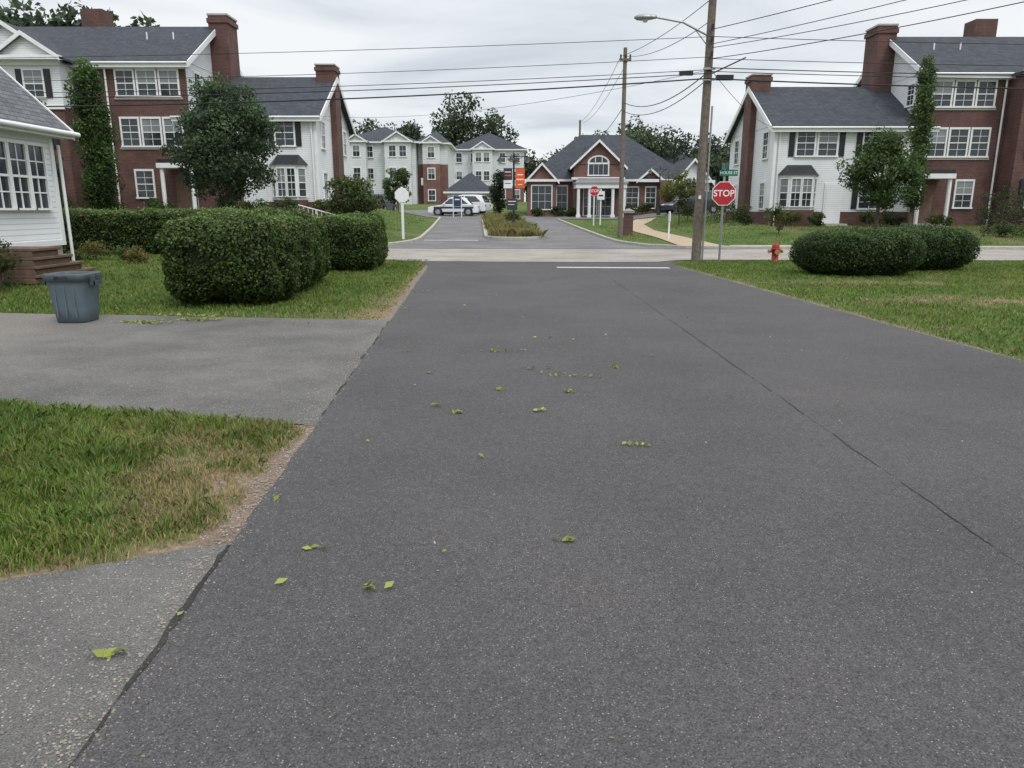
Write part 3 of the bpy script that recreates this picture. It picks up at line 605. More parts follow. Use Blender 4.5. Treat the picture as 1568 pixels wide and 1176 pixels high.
# near white house
b=B('white_house',(-12,13,.25))
b.box('walls','siding',-16,-10.3,7,17.3,.8,3.4); b.box('foundation','concrete',-15.95,-10.35,7.05,17.25,0,.8)
b.box('corner_board','trim',-10.33,-10.27,17.17,17.33,.8,3.25); b.box('corner_board','trim',-10.45,-10.27,17.3,17.33,.8,3.25)
b.box('frieze','trim',-10.3,-10.27,7,17.17,3.1,3.25); b.box('sill_band','trim',-10.3,-10.26,7,17.17,.8,.92)
ze=3.30; xr=-13.3; zr=ze+.98*3.2
b.slab('roof','shingle_near',[(-10.0,6.6,ze),(-10.0,17.65,ze),(xr,17.65,zr),(xr,6.6,zr)],.1)
b.slab('roof','shingle_near',[(xr,6.6,zr),(xr,17.65,zr),(-16.6,17.65,ze),(-16.6,6.6,ze)],.1)
b.slab('rake_trim','trim',[(-9.98,17.65,ze+.02),(-9.98,17.69,ze+.02),(xr,17.69,zr+.02),(xr,17.65,zr+.02)],.2)
b.add('gable_walls','siding',[(-10.3,17.3,3.25),(-16,17.3,3.25),(xr,17.3,6.1)],[(0,1,2)])
b.box('fascia','trim',-10.0,-9.96,6.6,17.65,ze-.16,ze-.02); b.box('soffit','trim',-10.3,-10.0,6.6,17.65,ze-.15,ze-.12)
b.cyl('gutter','trim',(-9.9,6.6,ze-.06),(-9.9,17.7,ze-.06),.055,n=8)
b.cyl('downspout','trim',(-10.22,17.4,.3),(-10.22,17.4,3.0),.035,n=8)
Fh=(-10.3,0,0,1,1,0)
yy=16.85
while yy>9:
    window(b,Fh,yy-.52,yy,1.62,2.92,nc=2,nr=2,cw=.045,dh=True,g='glass',mw=.013); yy-=.62 
b.finish()
b=B('stone_steps',(-9.8,15.8,.1))
for i in range(4):
    z=.86-.17*i; b.box('treads','stone_brown',-10.25,-9.2,14.4+.0,15.3+.38*i,z-.06,z); b.box('risers','stone_brown',-10.25,-9.25,14.4,15.26+.38*i,z-.172,z-.062)
b.finish(.012)

# clubhouse
cy=66.0; gz=h(8,cy)-.02
b=B('brick_clubhouse',(9,cy,gz)); e=gz+3.05
b.box('walls','brick_light',2.2,14.8,cy,cy+12,gz-.5,e)
hip(b,1.6,15.2,cy,cy+12,e+.05,gz+7.3,oh=.5,inset=5.2)
b.box('centre_block','brick_light',5.2,9.3,cy-1.6,cy+3,gz-.5,e+1.2); gable_f(b,5.2,9.3,cy-1.6,cy+6,e+1.15,gz+6.1,wm='brick_light',oh=.35,band=False,t=.1)
b.box('cornice','trim',5.0,9.5,cy-1.75,cy-1.6,e-.05,e+.15)
Fc=(5.2,cy-1.6,1,0,0,-1)
window(b,Fc,1.25,2.85,e+.35,e+1.2,nc=4,nr=1,dh=False,cw=.1,g='glass')
v=[(7.25,cy-1.66,e+1.3)]+[(7.25+.93*math.cos(a),cy-1.66,e+1.3+.62*math.sin(a)) for a in np.linspace(0,math.pi,13)]
b.add('arch_window','trim',v,[(0,i,i+1) for i in range(1,13)])
v=[(7.25,cy-1.68,e+1.35)]+[(7.25+.75*math.cos(a),cy-1.68,e+1.35+.46*math.sin(a)) for a in np.linspace(0,math.pi,13)]
b.add('arch_glass','glass',v,[(0,i,i+1) for i in range(1,13)])
for q in (-.28,.28): b.box('arch_window','trim',7.25+q-.03,7.25+q+.03,cy-1.72,cy-1.685,e+1.3,e+1.75)
b.box('portico_roof','galv',5.1,9.4,cy-4.4,cy-1.62,e-.45,e-.33); b.box('portico_beam','trim',5.2,9.3,cy-4.3,cy-1.62,e-.8,e-.45)
b.add('portico_roof','galv',[(5.1,cy-4.4,e-.33),(9.4,cy-4.4,e-.33),(8.9,cy-1.62,e+.1),(5.6,cy-1.62,e+.1)],[(0,1,2,3)])
for x in (5.4,6.3,8.2,9.1): b.cyl('columns','trim',(x,cy-4.1,gz-.1),(x,cy-4.1,e-.8),.13); b.box('column_bases','trim',x-.17,x+.17,cy-4.27,cy-3.93,gz-.1,gz+.15)
window(b,Fc,.9,1.95,gz+.1,gz+2.25,nc=2,nr=3,dh=False,g='glass'); window(b,Fc,2.2,3.2,gz+.1,gz+2.25,nc=2,nr=3,dh=False,g='glass')
Fw=(0,cy,1,0,0,-1)
window(b,Fw,3.9,4.75,gz+.5,gz+2.5,nc=2,nr=3,dh=False,g='glass')
for a,c in ((9.9,10.9),(11.6,12.4)): window(b,Fw,a,c,gz+.7,gz+2.4,nc=2,nr=2,g='glass')
b.box('left_bay','brick_light',1.35,3.7,cy-1.2,cy+2,gz-.5,e); gable_f(b,1.35,3.7,cy-1.2,cy+4,e,gz+4.3,oh=.3,wm='brick_light',t=.1)
window(b,(1.35,cy-1.2,1,0,0,-1),.35,2.0,gz+.6,gz+2.5,nc=3,nr=3,dh=False,g='glass')
b.box('right_wing','brick_light',12.7,14.0,cy-.7,cy+5,gz-.5,e-.05)
b.box('right_gable_wing','siding',13.8,16.6,cy-1.8,cy+6,gz+1,e-.1); b.box('right_gable_base','brick_light',13.77,16.63,cy-1.83,cy+6,gz-.5,gz+1)
gable_f(b,13.8,16.6,cy-1.83,cy+8,e-.1,gz+4.6,oh=.35)
window(b,(13.8,cy-1.83,1,0,0,-1),.9,1.9,gz+1.1,gz+2.5,shut=.3)
gable_f(b,10.9,12.9,cy-.3,cy+5,e,gz+3.9,oh=.25,wm='brick_light',t=.1)
b.finish()

def apt(name,x0,x1,y,gz,st,pitch,brick_rows=1,brick_x=None,gables=(),D=12):
    b=B(name,((x0+x1)/2,y,gz)); e=gz+2.95*st
    b.box('walls','siding_far',x0,x1,y,y+D,gz-1,e); 
    if brick_rows:
        bx=brick_x or (x0,x1); b.box('brick_base','brick_light',bx[0],bx[1]+.05,y-.12,y,gz-1,gz+2.95*brick_rows)
    hip(b,x0,x1,y,y+D,e,e+pitch,oh=.5)
    F=(x0,y-.12,1,0,0,-1); n=int((x1-x0)/2.4)
    for k in range(st):
        for i in range(n):
            u=(x1-x0)*(i+.5)/n; window(b,F,u-.45,u+.45,gz+2.95*k+.9,gz+2.95*k+2.3,nc=2,nr=1,cw=.12)
    for gx0,gx1 in gables:
        b.box('gable_bay','siding_far',gx0,gx1,y-1.5,y,gz-1 if not brick_rows else gz+2.95*brick_rows,e); 
        if brick_rows: b.box('gable_bay_brick','brick_light',gx0+.02,gx1-.02,y-1.5,y-.13,gz-1,gz+2.95*brick_rows)
        gable_f(b,gx0,gx1,y-1.5,y+5,e,e+(gx1-gx0)*.32,oh=.35)
        Fg=(gx0,y-1.5,1,0,0,-1); w=gx1-gx0
        for k in range(st):
            for u in ((w*.3,w*.7) if w>3 else (w*.5,)): window(b,Fg,u-.45,u+.45,gz+2.95*k+.9,gz+2.95*k+2.3,nc=2,nr=1,cw=.12)
    b.box('balcony_rail','trim',x0+.5,x0+3,y-1.3,y-1.22,gz+3,gz+4)
    b.finish()
apt('apartment_building',-23.8,-13.5,108,1.9,3,2.6,0,gables=((-17.6,-14.0),(-22.8,-20.2)))
apt('apartment_building',-13.4,-9.2,110,1.9,3,2.2,2,gables=((-12.6,-10.2),))
apt('apartment_building',-10,2,128,2.4,3,3.2,1,gables=((-6.5,-3.2),))
apt('apartment_building',17,34,128,2.2,2,3.2,1,gables=((19,23),))
b=B('garage',(-4.7,85,1.6)); b.box('walls','siding_far',-7.2,-2.3,85,91,1.2,3.5); hip(b,-7.2,-2.3,85,91,3.5,5.6,oh=.4,inset=2.7)
for x in (-6.7,-4.6): b.box('garage_doors','trim',x,x+1.9,84.93,85,1.5,3.0)
b.finish()

# ------------------------------------------------------------------ hedges
th=math.radians(3.2)
hedge('hedge',-4.98,14.7,th,1.05,2.7,.75,0,(.048,.084,.026),dens=2800,ls=.052,ex=5.0,lump=.10,tk=.14)
hedge('hedge',-4.35,20.7,th,.75,1.6,.70,0,(.050,.090,.026),dens=2000,ls=.055,lump=.07)
hedge('hedge',-11.3,23.2,math.radians(-3),4.6,.75,.73,.1,(.052,.092,.027),dens=1400,ls=.06,lump=.06)
hedge('hedge',8.6,18.7,0,1.5,1.05,.54,0,(.032,.062,.020),dens=2500,ls=.045,ex=2.8,lump=.05,tk=.1)
hedge('hedge',11.0,20.4,0,1.4,1.1,.56,0,(.032,.062,.020),dens=2200,ls=.045,ex=2.8,lump=.05,tk=.1)

# ------------------------------------------------------------------ trees
blob_tree('maple_tree',-12.8,34.5,h(-12.8,34.5),2.5,1.5,7.4,(.050,.088,.046),K=150,M=190,ls=.14,shape='pear',trunk=.13,cr=.6)
blob_tree('columnar_tree',-20.8,38.5,h(-20,38),.92,1.5,8.4,(.055,.105,.033),K=80,M=240,ls=.14,shape='column',trunk=.1,cr=.5)
blob_tree('maple_tree',-22.3,34.5,h(-21,35),2.0,1.6,6.9,(.046,.086,.036),K=90,M=160,ls=.14,trunk=.12)
blob_tree('shrub_tree',-7.7,37,h(-7.7,37),1.45,1.0,3.3,(.06,.088,.032),K=55,M=150,ls=.12,trunk=.06)
blob_tree('ornamental_pear_tree',17.6,36.5,h(17,36.5),1.75,1.3,5.4,(.058,.10,.034),K=95,M=160,ls=.13,shape='pear',trunk=.1,cr=.5)
blob_tree('columnar_tree',21.2,40.3,h(21,40),.60,1.6,8.9,(.07,.12,.04),K=75,M=180,ls=.12,shape='column',trunk=.08,cr=.36)
blob_tree('young_tree',10.6,48,h(10.6,48),1.3,1.7,4.0,(.10,.13,.035),K=34,M=110,ls=.12,trunk=.05)
blob_tree('young_tree',13.1,37,h(13.1,37),.75,.6,1.9,(.07,.10,.03),K=18,M=90,ls=.09,trunk=.03)
blob_tree('young_tree',-10.5,70,h(-10,70),1.5,2.0,5.4,(.06,.10,.04),K=35,M=120,ls=.2,trunk=.08)
blob_tree('evergreen_tree',-1.2,72,h(-1,72),.9,1.4,5.0,(.025,.045,.025),K=30,M=120,ls=.18,shape='column',trunk=.08,cr=.45)
def farwood(name,specs):
    Ps=[];Cs=[]
    root=bpy.data.objects.new(name,None); link(root); b=B.__new__(B); b.name=name; b.loc=Vector((0,0,0)); b.p={}; b.root=root
    for (x,y,r,z0,z1,base) in specs:
        K=42
        b.cyl('trunks','bark',(x,y,1),(x,y,(z0+z1)/2+1),.3,.12,n=6)
        for k in range(K):
            q=R.normal(size=3); q/=np.linalg.norm(q); q*=R.uniform(.2,1)
            c=np.array([x+q[0]*r*.85,y+q[1]*r*.85,(z0+z1)/2+q[2]*(z1-z0)*.42]); m=80; d=R.normal(size=(m,3)); d/=np.linalg.norm(d,axis=1)[:,None]
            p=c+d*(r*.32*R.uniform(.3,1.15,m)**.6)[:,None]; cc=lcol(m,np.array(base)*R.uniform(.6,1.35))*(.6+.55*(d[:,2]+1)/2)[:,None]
            Ps.append(p);Cs.append(cc)
    leaves('foliage',np.concatenate(Ps),.58,np.concatenate(Cs),root); b.finish()
G1=(.065,.095,.05); G2=(.055,.08,.05)
sp=[(-9.5,142,5.8,9,22,G1),(-4.5,146,5,8,21,G1),(-14,150,5,6,18.5,G2),(-19.5,148,5,7,19,G2),(-25,150,5.5,6,20,G1),(-31,150,6,6,19,G2),(-2,150,4,5,17.5,G2),(-36,152,6,6,18,G1),
 (21,132,5,5,17,G1),(27,134,5.5,5,17,G2),(34,136,5.5,4,16,G2),(40,140,5.5,4,15.5,G1),(47,142,6,4,15,G2),(16,150,5,5,17,G2),(3,152,5,4,13,G2),(9,152,4,4,13,G1),(54,140,6,3,14.5,G1),(31,120,4,3,10.5,G2),(38,118,4,3,10.5,G1),(24,145,5,6,18.5,G1)]
sp+=[(x,170,8,2,14,G2) for x in range(-110,120,12)]
farwood('distant_trees',sp)
farwood('distant_trees',[(-35,62,4.5,8,17.5,G2),(-43,64,5,8,18,G1),(-29.5,60,3.5,8,16.5,G1),(-39,63,4,8,17.5,G2),(-51,66,5,6,16,G2)])

for (x,y,r,ht,c,ls) in [(-15.5,41.3,.9,1.0,(.04,.07,.02),.1),(-14,41.5,.8,.9,(.05,.08,.02),.1),(-12.3,41.4,.8,.9,(.04,.07,.02),.1),(-19,41,.9,1,(.04,.07,.02),.1),(-21.5,40.5,1,1.1,(.035,.06,.02),.1),(-24,40,1,1.3,(.035,.06,.02),.1),(-10.2,41,.7,1,(.05,.07,.02),.1),
  (15.4,41.6,.6,.8,(.05,.07,.02),.09),(16.8,41.6,.6,.7,(.045,.07,.02),.09),(19.6,41.4,.7,.9,(.04,.065,.02),.09),(20.8,41.3,.7,.9,(.03,.05,.018),.09),(22.8,40.3,.7,.8,(.05,.075,.02),.09),
  (24.6,38,1.3,2.4,(.045,.065,.028),.1),(26.4,39.5,1.1,1.9,(.045,.07,.025),.1),(28.5,39,1.6,2.6,(.045,.06,.03),.1),(27,36,1.2,.7,(.07,.10,.03),.09),(25,35.5,1.1,.6,(.06,.10,.03),.09),(29,35.5,1.2,.7,(.08,.11,.03),.09),(23.3,36,1.0,.6,(.05,.08,.03),.09),
  (12.8,46,1.0,1.6,(.055,.075,.025),.1),(11.6,50,1.1,1.5,(.045,.065,.025),.1),(13.3,43,.8,1.3,(.04,.06,.02),.1),
  (-12.2,19.6,.45,.7,(.08,.09,.03),.05),(-11.2,20.1,.45,.5,(.12,.12,.035),.05),(-13,20.2,.5,.8,(.06,.09,.035),.05),(-10.4,20.0,.4,.4,(.07,.10,.035),.05),(-10.9,18.6,.4,.35,(.07,.11,.035),.05),(-9.6,13.9,.35,1.0,(.06,.085,.03),.05),(-9.6,19.2,.35,.4,(.13,.12,.04),.05),(-11.9,18.9,.4,.45,(.09,.07,.035),.05),
  (3.8,63.6,.7,.9,(.04,.07,.02),.12),(5.0,63.6,.6,.8,(.05,.08,.02),.12),(9.9,64,.8,.9,(.05,.08,.02),.12),(11.3,64.3,.8,1.0,(.04,.07,.02),.12),(12.8,63.5,.8,.9,(.06,.08,.03),.12),(14.8,63,.9,.9,(.05,.08,.03),.12),(2,63.4,.7,.8,(.05,.08,.02),.12),
  (-8.8,42.5,.8,1.0,(.05,.075,.02),.1),(-9.0,39,.8,.9,(.06,.08,.02),.1),(0.1,47,.6,1.0,(.05,.07,.02),.1)]:
    shrub('shrub',x,y,r,ht,c,ls=ls,K=14,M=90)
X=[];Y=[]
for i in range(130):
    yy=R.uniform(36.9,57); cx=cxI(yy)+R.uniform(-1.1,1.1); k=240; X.append(cx+R.normal(size=k)*.16); Y.append(yy+R.normal(size=k)*.16)
og=bpy.data.objects.new('ornamental_grass',None); link(og)
blades('tufts',np.concatenate(X),np.concatenate(Y),.25,.7,.03,og,zoff=.1,green=[.22,.24,.095],clump=False)

# ------------------------------------------------------------------ street furniture
def upole(x,y,top,r0=.15,r1=.10,lx=0,ly=0):
    g=h(x,y); b=B('utility_pole',(x,y,g)); b.cyl('pole','wood_pole',(x,y,g-.3),(x+lx,y+ly,top),r0,r1,n=16)
    return b,g
b,g=upole(5.78,23.5,11.0,lx=.10)
b.cyl('lamp_arm','galv',(5.8,23.5,6.55),(5.0,23.4,6.9),.03,n=8); b.cyl('lamp_arm','galv',(5.0,23.4,6.9),(4.15,23.3,7.02),.028,n=8); b.cyl('lamp_arm','galv',(5.8,23.5,6.25),(5.35,23.45,6.75),.015,n=6)
v=[];f=[]
for i,(xx,ww,zt,zb) in enumerate([(4.2,.05,.05,-.03),(4.05,.10,.09,-.05),(3.85,.15,.10,-.07),(3.65,.12,.07,-.06),(3.55,.04,.02,-.03)]):
    v+=[(xx,23.3-ww,7.02+zb),(xx,23.3+ww,7.02+zb),(xx,23.3+ww*.8,7.02+zt*.6),(xx,23.3,7.02+zt),(xx,23.3-ww*.8,7.02+zt*.6)]
    if i: 
        for k in range(5): f.append(((i-1)*5+k,(i-1)*5+(k+1)%5,i*5+(k+1)%5,i*5+k))
f+=[(0,1,2,3,4),(20,21,22,23,24)]; b.add('lamp_head','galv',v,f,True)
b.lathe('lamp_lens','cream_lens',(3.87,23.3,6.87),[(0.0,0.0),(.06,.02),(.1,.09)],n=12)
for z in (5.3,5.6): b.box('bracket','galv',5.65,6.0,23.3,23.36,z,z+.06)
b.box('splice_case','black_paint',6.05,6.55,23.3,23.45,5.32,5.46); b.box('splice_case','black_paint',4.95,5.35,23.3,23.42,5.45,5.56)
b.cyl('conduit','galv',(5.96,23.42,0),(6.0,23.42,4.6),.03,n=8)
for z,o in ((5.95,.25),(6.35,.2),(6.7,.2),(7.6,.3)):
    b.cyl('insulator','black_paint',(5.85,23.5-o,z),(5.85,23.5-o,z+.14),.04,n=8); b.cyl('insulator_arm','galv',(5.85,23.5,z),(5.85,23.5-o,z),.018,n=6)
b.cyl('guy_arm','black_paint',(5.9,23.5,5.5),(6.9,23.4,5.95),.02,n=6)
b.box('tag','sign_white',5.72,5.80,23.33,23.345,1.9,2.0)
b.finish()
b,g=upole(5.45,38,9.1,.13,.09,lx=-.03); b.box('crossarm','wood_pole',5.15,5.7,37.85,37.95,8.5,8.6)
for xx in (5.2,5.45,5.65): b.cyl('insulator','black_paint',(xx,37.9,8.6),(xx,37.9,8.78),.04,n=8)
b.finish()
b,g=upole(20,8,10); b.finish()
b,g=upole(-40,26.5,10); b.finish()
b,g=upole(50,22,10); b.finish()
b,g=upole(7,80,10.5); b.finish()
def wires(name,lst,mat):
    c=bpy.data.curves.new(name,'CURVE'); c.dimensions='3D'; c.bevel_depth=.014; c.bevel_resolution=1; c.materials.append(MATS[mat])
    for (a,bb,sag,rad) in lst:
        sp=c.splines.new('POLY'); n=28; sp.points.add(n-1)
        for i in range(n):
            t=i/(n-1); p=Vector(a).lerp(Vector(bb),t); p.z-=4*sag*t*(1-t); sp.points[i].co=(*p,1); sp.points[i].radius=rad
    link(bpy.data.objects.new(name,c))
P1=lambda z,o=.2:(5.86,23.5-o,z)
W=[]
for zl,z0,sg,rd in ((6.5,6.5,.35,.6),(6.0,5.95,.5,.6),(5.75,5.6,.55,.7),(5.65,5.5,.6,.9),(5.5,5.36,.72,1.5)):
    W.append(((-40,26.5,zl+.1),P1(z0),sg,rd))
for z0,zr_,sg,rd in ((6.5,6.8,.5,.7),(5.65,6.0,.5,1.0),(5.55,5.9,.5,.8),(5.35,5.7,.6,1.5),(5.9,6.3,.5,.7)):
    W.append((P1(z0),(50,22,zr_),sg,rd))
for z0,z1,sg,rd in ((6.7,8.5,.3,.8),(6.3,8.1,.35,.7),(6.2,7.7,.5,.7),(5.9,7.4,.5,.8),(7.6,9.4,.2,.7)):
    W.append((P1(z0),(20,8,z1),sg,rd))
for z0,x1,z1,sg,rd in ((7.6,5.2,8.7,.2,.8),(7.0,5.45,8.7,.3,.8),(5.6,5.45,6.6,.5,1.2),(5.4,5.45,6.2,.5,1.0)):
    W.append((P1(z0,0),(x1,37.9,z1),sg,rd))
for x1 in (5.2,5.65): W.append(((x1,37.9,8.7),(7+(x1-5.4),80,10.2),.6,.9))
W.append(((5.45,38,6.5),(7,80,8),.8,1.2)); W.append((P1(5.6),(14.6,43.2,6.0),.3,.6)); W.append((P1(5.6),(-10.6,43.2,6.6),.5,.5))
wires('overhead_wires',W,'wire')

def octa(b,part,mat,cx,y,cz,r,d):
    v=[(cx+r*math.cos(math.pi/8+i*math.pi/4),y,cz+r*math.sin(math.pi/8+i*math.pi/4)) for i in range(8)]; v2=[(q[0],y+d,q[2]) for q in v]
    b.add(part,mat,v+v2,[tuple(range(8)),tuple(range(15,7,-1))]+[(i,(i+1)%8,(i+1)%8+8,i+8) for i in range(8)])
def stop(x,y,cz,r,name='stop_sign',post='galv',white=False,street=None,pw=.03):
    g=h(x,y); b=B(name,(x,y,g)); top=cz+r+.03+(0.45 if street else 0)
    b.box('post',post,x-pw,x+pw,y,y+.04,g-.1,top)
    if pw<.05: b.box('post_flange',post,x-.008,x+.008,y-.02,y,g-.1,cz-r-.01)
    if white: octa(b,'sign_back','sign_white',x,y-.02,cz,r,.006); octa(b,'sign_rim','sign_white',x,y-.03,cz,r*.9,.004)
    else:
        octa(b,'sign_border','sign_white',x,y-.012-.02,cz,r,.006); octa(b,'sign_face','sign_red',x,y-.016-.02,cz,r*.94,.003)
        b.text('STOP',r*.70,(x,y-.040,cz),'sign_white',bold=.004)
    if street:
        zz=cz+r+.22
        b.box('street_name_blade','sign_green',x-.16,x+.38,y-.03,y-.02,zz-.09,zz+.09); b.text('HOUSE ST',.115,(x+.11,y-.034,zz),'sign_white',part='street_lettering',bold=.001)
        b.box('cross_name_blade','sign_green',x-.006,x+.006,y-.35,y+.35,zz+.11,zz+.28)
        b.box('blade_bracket','galv',x-.03,x+.03,y-.01,y+.05,zz+.09,zz+.11)
    b.finish(); return b
stop(6.33,22.8,2.05,.375,street=True)
stop(5.4,50,2.75,.34,pw=.04,post='trim')
stop(-5.35,37,2.25,.37,name='traffic_sign',post='trim',white=True,pw=.06)
g=h(5.85,50); b=B('traffic_sign',(5.9,50.5,g)); b.box('post','trim',5.86,5.94,50.5,50.56,g,2.9); b.box('panel','sign_white',5.66,6.14,50.46,50.48,2.2,2.75); b.box('panel_mark','black_paint',5.75,6.05,50.45,50.458,2.42,2.52); b.finish()
x,y=8.2,23.3; b=B('fire_hydrant',(x,y,0))
b.lathe('barrel','hydrant_red',(x,y,0),[(.0,0),(.15,0),(.15,.04),(.105,.05),(.10,.36),(.135,.37),(.135,.41),(.115,.42)],n=20)
b.lathe('bonnet','hydrant_red',(x,y,0),[(.115,.42),(.11,.50),(.075,.555),(.03,.58),(.03,.63),(0,.63)],n=20)
b.cyl('side_nozzle','hydrant_red',(x-.2,y,.33),(x+.2,y,.33),.05); b.cyl('side_caps','hydrant_cap',(x-.225,y,.33),(x-.18,y,.33),.06); b.cyl('side_caps','hydrant_cap',(x+.18,y,.33),(x+.225,y,.33),.06)
b.cyl('front_nozzle','hydrant_red',(x,y-.17,.30),(x,y,.30),.07); b.cyl('front_cap','hydrant_cap',(x,y-.21,.30),(x,y-.16,.30),.08); b.finish()
# bin
x,y=-6.33,10.7; b=B('trash_bin',(x,y,0))
def ring(cx,cy,hx,hy,z,n=8,r=.12):
    out=[]
    for (sx,sy,a0) in ((1,1,0),(-1,1,90),(-1,-1,180),(1,-1,270)):
        for i in range(n):
            a=math.radians(a0+90*i/(n-1)); out.append((cx+sx*(hx-r)+r*math.cos(a),cy+sy*(hy-r)+r*math.sin(a),z))
    return out
n=32
def ringloft(part,mat,prof,r,cap=False):
    V=[];F_=[]
    for a,z in prof: V+=ring(x,y,a,a,z,r=r)
    for k in range(len(prof)-1):
        for i in range(n): F_.append((k*n+i,k*n+(i+1)%n,(k+1)*n+(i+1)%n,(k+1)*n+i))
    if cap: F_.append(tuple(range(n-1,-1,-1)))
    b.add(part,mat,V,F_,True)
ringloft('body','bin_plastic',[(.20,.012),(.215,.02),(.235,.2),(.262,.60),(.265,.61)],.09,True)
ringloft('rim','bin_rim',[(.268,.60),(.292,.605),(.297,.69),(.285,.71),(.268,.71),(.255,.66),(.20,.05)],.1)
for sx in (-1,1):
    b.box('handles','bin_rim',x+sx*.285,x+sx*.36,y-.09,y-.06,.54,.68); b.box('handles','bin_rim',x+sx*.285,x+sx*.36,y+.06,y+.09,.54,.68); b.box('handles','bin_rim',x+sx*.34,x+sx*.37,y-.09,y+.09,.54,.60)
for q in (-.13,0,.13): b.box('ribs','bin_plastic',x+q-.008,x+q+.008,y-.262,y-.235,.1,.57)
b.text('BRUTE',.065,(x,y-.300,.655),'black_paint'); b.finish()
def lamppost(x,y,ht,ban=True,name='street_lamp'):
    g=h(x,y)+.1; b=B(name,(x,y,g)); T=g+ht
    b.lathe('post','black_paint',(x,y,g),[(.16,0),(.16,.15),(.10,.3),(.075,.6),(.055,.7),(.045,ht-.2),(.07,ht-.15),(.03,ht),(0,ht+.18)],n=12)
    b.cyl('arm','black_paint',(x-.75,y,T-.15),(x+.75,y,T-.15),.025,n=8)
    b.cyl('arm_brace','black_paint',(x-.5,y,T-.15),(x,y,T-.5),.015,n=6); b.cyl('arm_brace','black_paint',(x+.5,y,T-.15),(x,y,T-.5),.015,n=6)
    for sx,sy in ((-.75,0),(.75,0),(-.15,-.6),(.15,.6)):
        if sy: b.cyl('arm','black_paint',(x,y,T-.15),(x+sx,y+sy,T-.15),.02,n=8)
        cx,cy_=x+sx,y+sy
        b.lathe('lantern','black_paint',(cx,cy_,T-.15),[(.02,.05),(.03,-.06),(.10,-.12),(.19,-.22),(.2,-.25)],n=14); b.lathe('globe','cream_lens',(cx,cy_,T-.15),[(.13,-.24),(.11,-.30),(.06,-.34),(0,-.35)],n=14)
    if ban:
        for zz,wd in ((T-.78,.62),(T-1.86,.62)): b.cyl('banner_arm','black_paint',(x-.58,y,zz),(x+wd,y,zz),.015,n=6)
        b.box('banner','banner_orange',x+.09,x+.60,y-.008,y+.008,T-1.84,T-.80)
        b.box('banner_panel','sign_white',x+.15,x+.54,y-.012,y-.0085,T-1.40,T-1.34); b.box('banner_panel','sign_white',x+.18,x+.5,y-.012,y-.0085,T-1.15,T-1.09); b.box('banner_panel','sign_white',x+.22,x+.46,y-.012,y-.0085,T-1.66,T-1.62)
        b.box('dark_banner','banner_dark',x-.56,x-.09,y-.008,y+.008,T-1.40,T-.80); b.box('dark_banner_text','sign_white',x-.5,x-.15,y-.012,y-.0085,T-1.0,T-.95); b.box('dark_banner_text','banner_orange',x-.5,x-.15,y-.012,y-.0085,T-1.2,T-1.12)
        b.box('pale_banner','sign_white',x-.56,x-.09,y-.009,y+.009,T-1.84,T-1.41); b.box('pale_banner_text','black_paint',x-.5,x-.16,y-.012,y-.0095,T-1.6,T-1.56)
        b.box('wayfinding_panel','banner_dark',x-.38,x+.2,y-.09,y-.07,T-3.0,T-2.4); b.box('wayfinding_text','sign_white',x-.32,x+.12,y-.096,y-.0905,T-2.56,T-2.52); b.box('wayfinding_text','sign_white',x-.32,x+.04,y-.096,y-.0905,T-2.72,T-2.69)
    b.finish()
lamppost(.1,42,4.15); lamppost(11.4,59,3.6,ban=False)
x,y=-4.5,62.5; g=h(x,y); b=B('sign_board',(x,y,g)); b.box('panel','banner_navy',x-.3,x+.3,y-.03,y,g+.9,g+1.7); b.box('logo','sign_white',x-.2,x+.2,y-.035,y-.031,g+1.4,g+1.5); b.box('legs','trim',x-.37,x-.31,y-.03,y+.03,g,g+1.8); b.box('legs','trim',x+.31,x+.37,y-.03,y+.03,g,g+1.8); b.finish()
x,y=6.15,40; g=h(x,y); b=B('brick_pillar',(x,y,g)); b.box('shaft','brick',x-.23,x+.23,y-.23,y+.23,g-.1,g+1.15); b.box('cap','stone_grey',x-.29,x+.29,y-.29,y+.29,g+1.15,g+1.27); b.add('cap','stone_grey',[(x-.27,y-.27,g+1.272),(x+.27,y-.27,g+1.272),(x+.27,y+.27,g+1.272),(x-.27,y+.27,g+1.272),(x,y,g+1.4)],[(0,1,4),(1,2,4),(2,3,4),(3,0,4)]); b.finish()
x,y=7.6,36.5; g=h(x,y); b=B('post_sign',(x,y,g)); b.box('post','trim',x-.035,x+.035,y-.035,y+.035,g,g+1.35); b.box('panel','sign_white',x-.02,x+.02,y-.2,y+.2,g+.9,g+1.3); b.finish()
b=B('hand_railing',(-9.6,37.8,1.0)); 
for i in range(9): xx=-10.6+.22*i; z=h(xx,37.8); b.cyl('balusters','trim',(xx,37.8,z),(xx,37.8,z+.8-.03*i),.02,n=6)
b.cyl('rail','trim',(-10.65,37.8,h(-10.6,37.8)+.82),(-8.8,37.8,h(-8.8,37.8)+.56),.03,n=8); b.finish()
b=B('stone_retaining_wall',(30,34.5,.5))
rr=random.Random(3); xx=24.5
while xx<36:
    w=rr.uniform(.3,.6)
    for k in range(2): b.box('stones','stone_grey',xx,xx+w-.02,34.3+rr.uniform(-.03,.03),34.8,h(xx,34.4)-.05+k*.2,h(xx,34.4)+.14+k*.2)
    xx+=w
b.finish(.02)

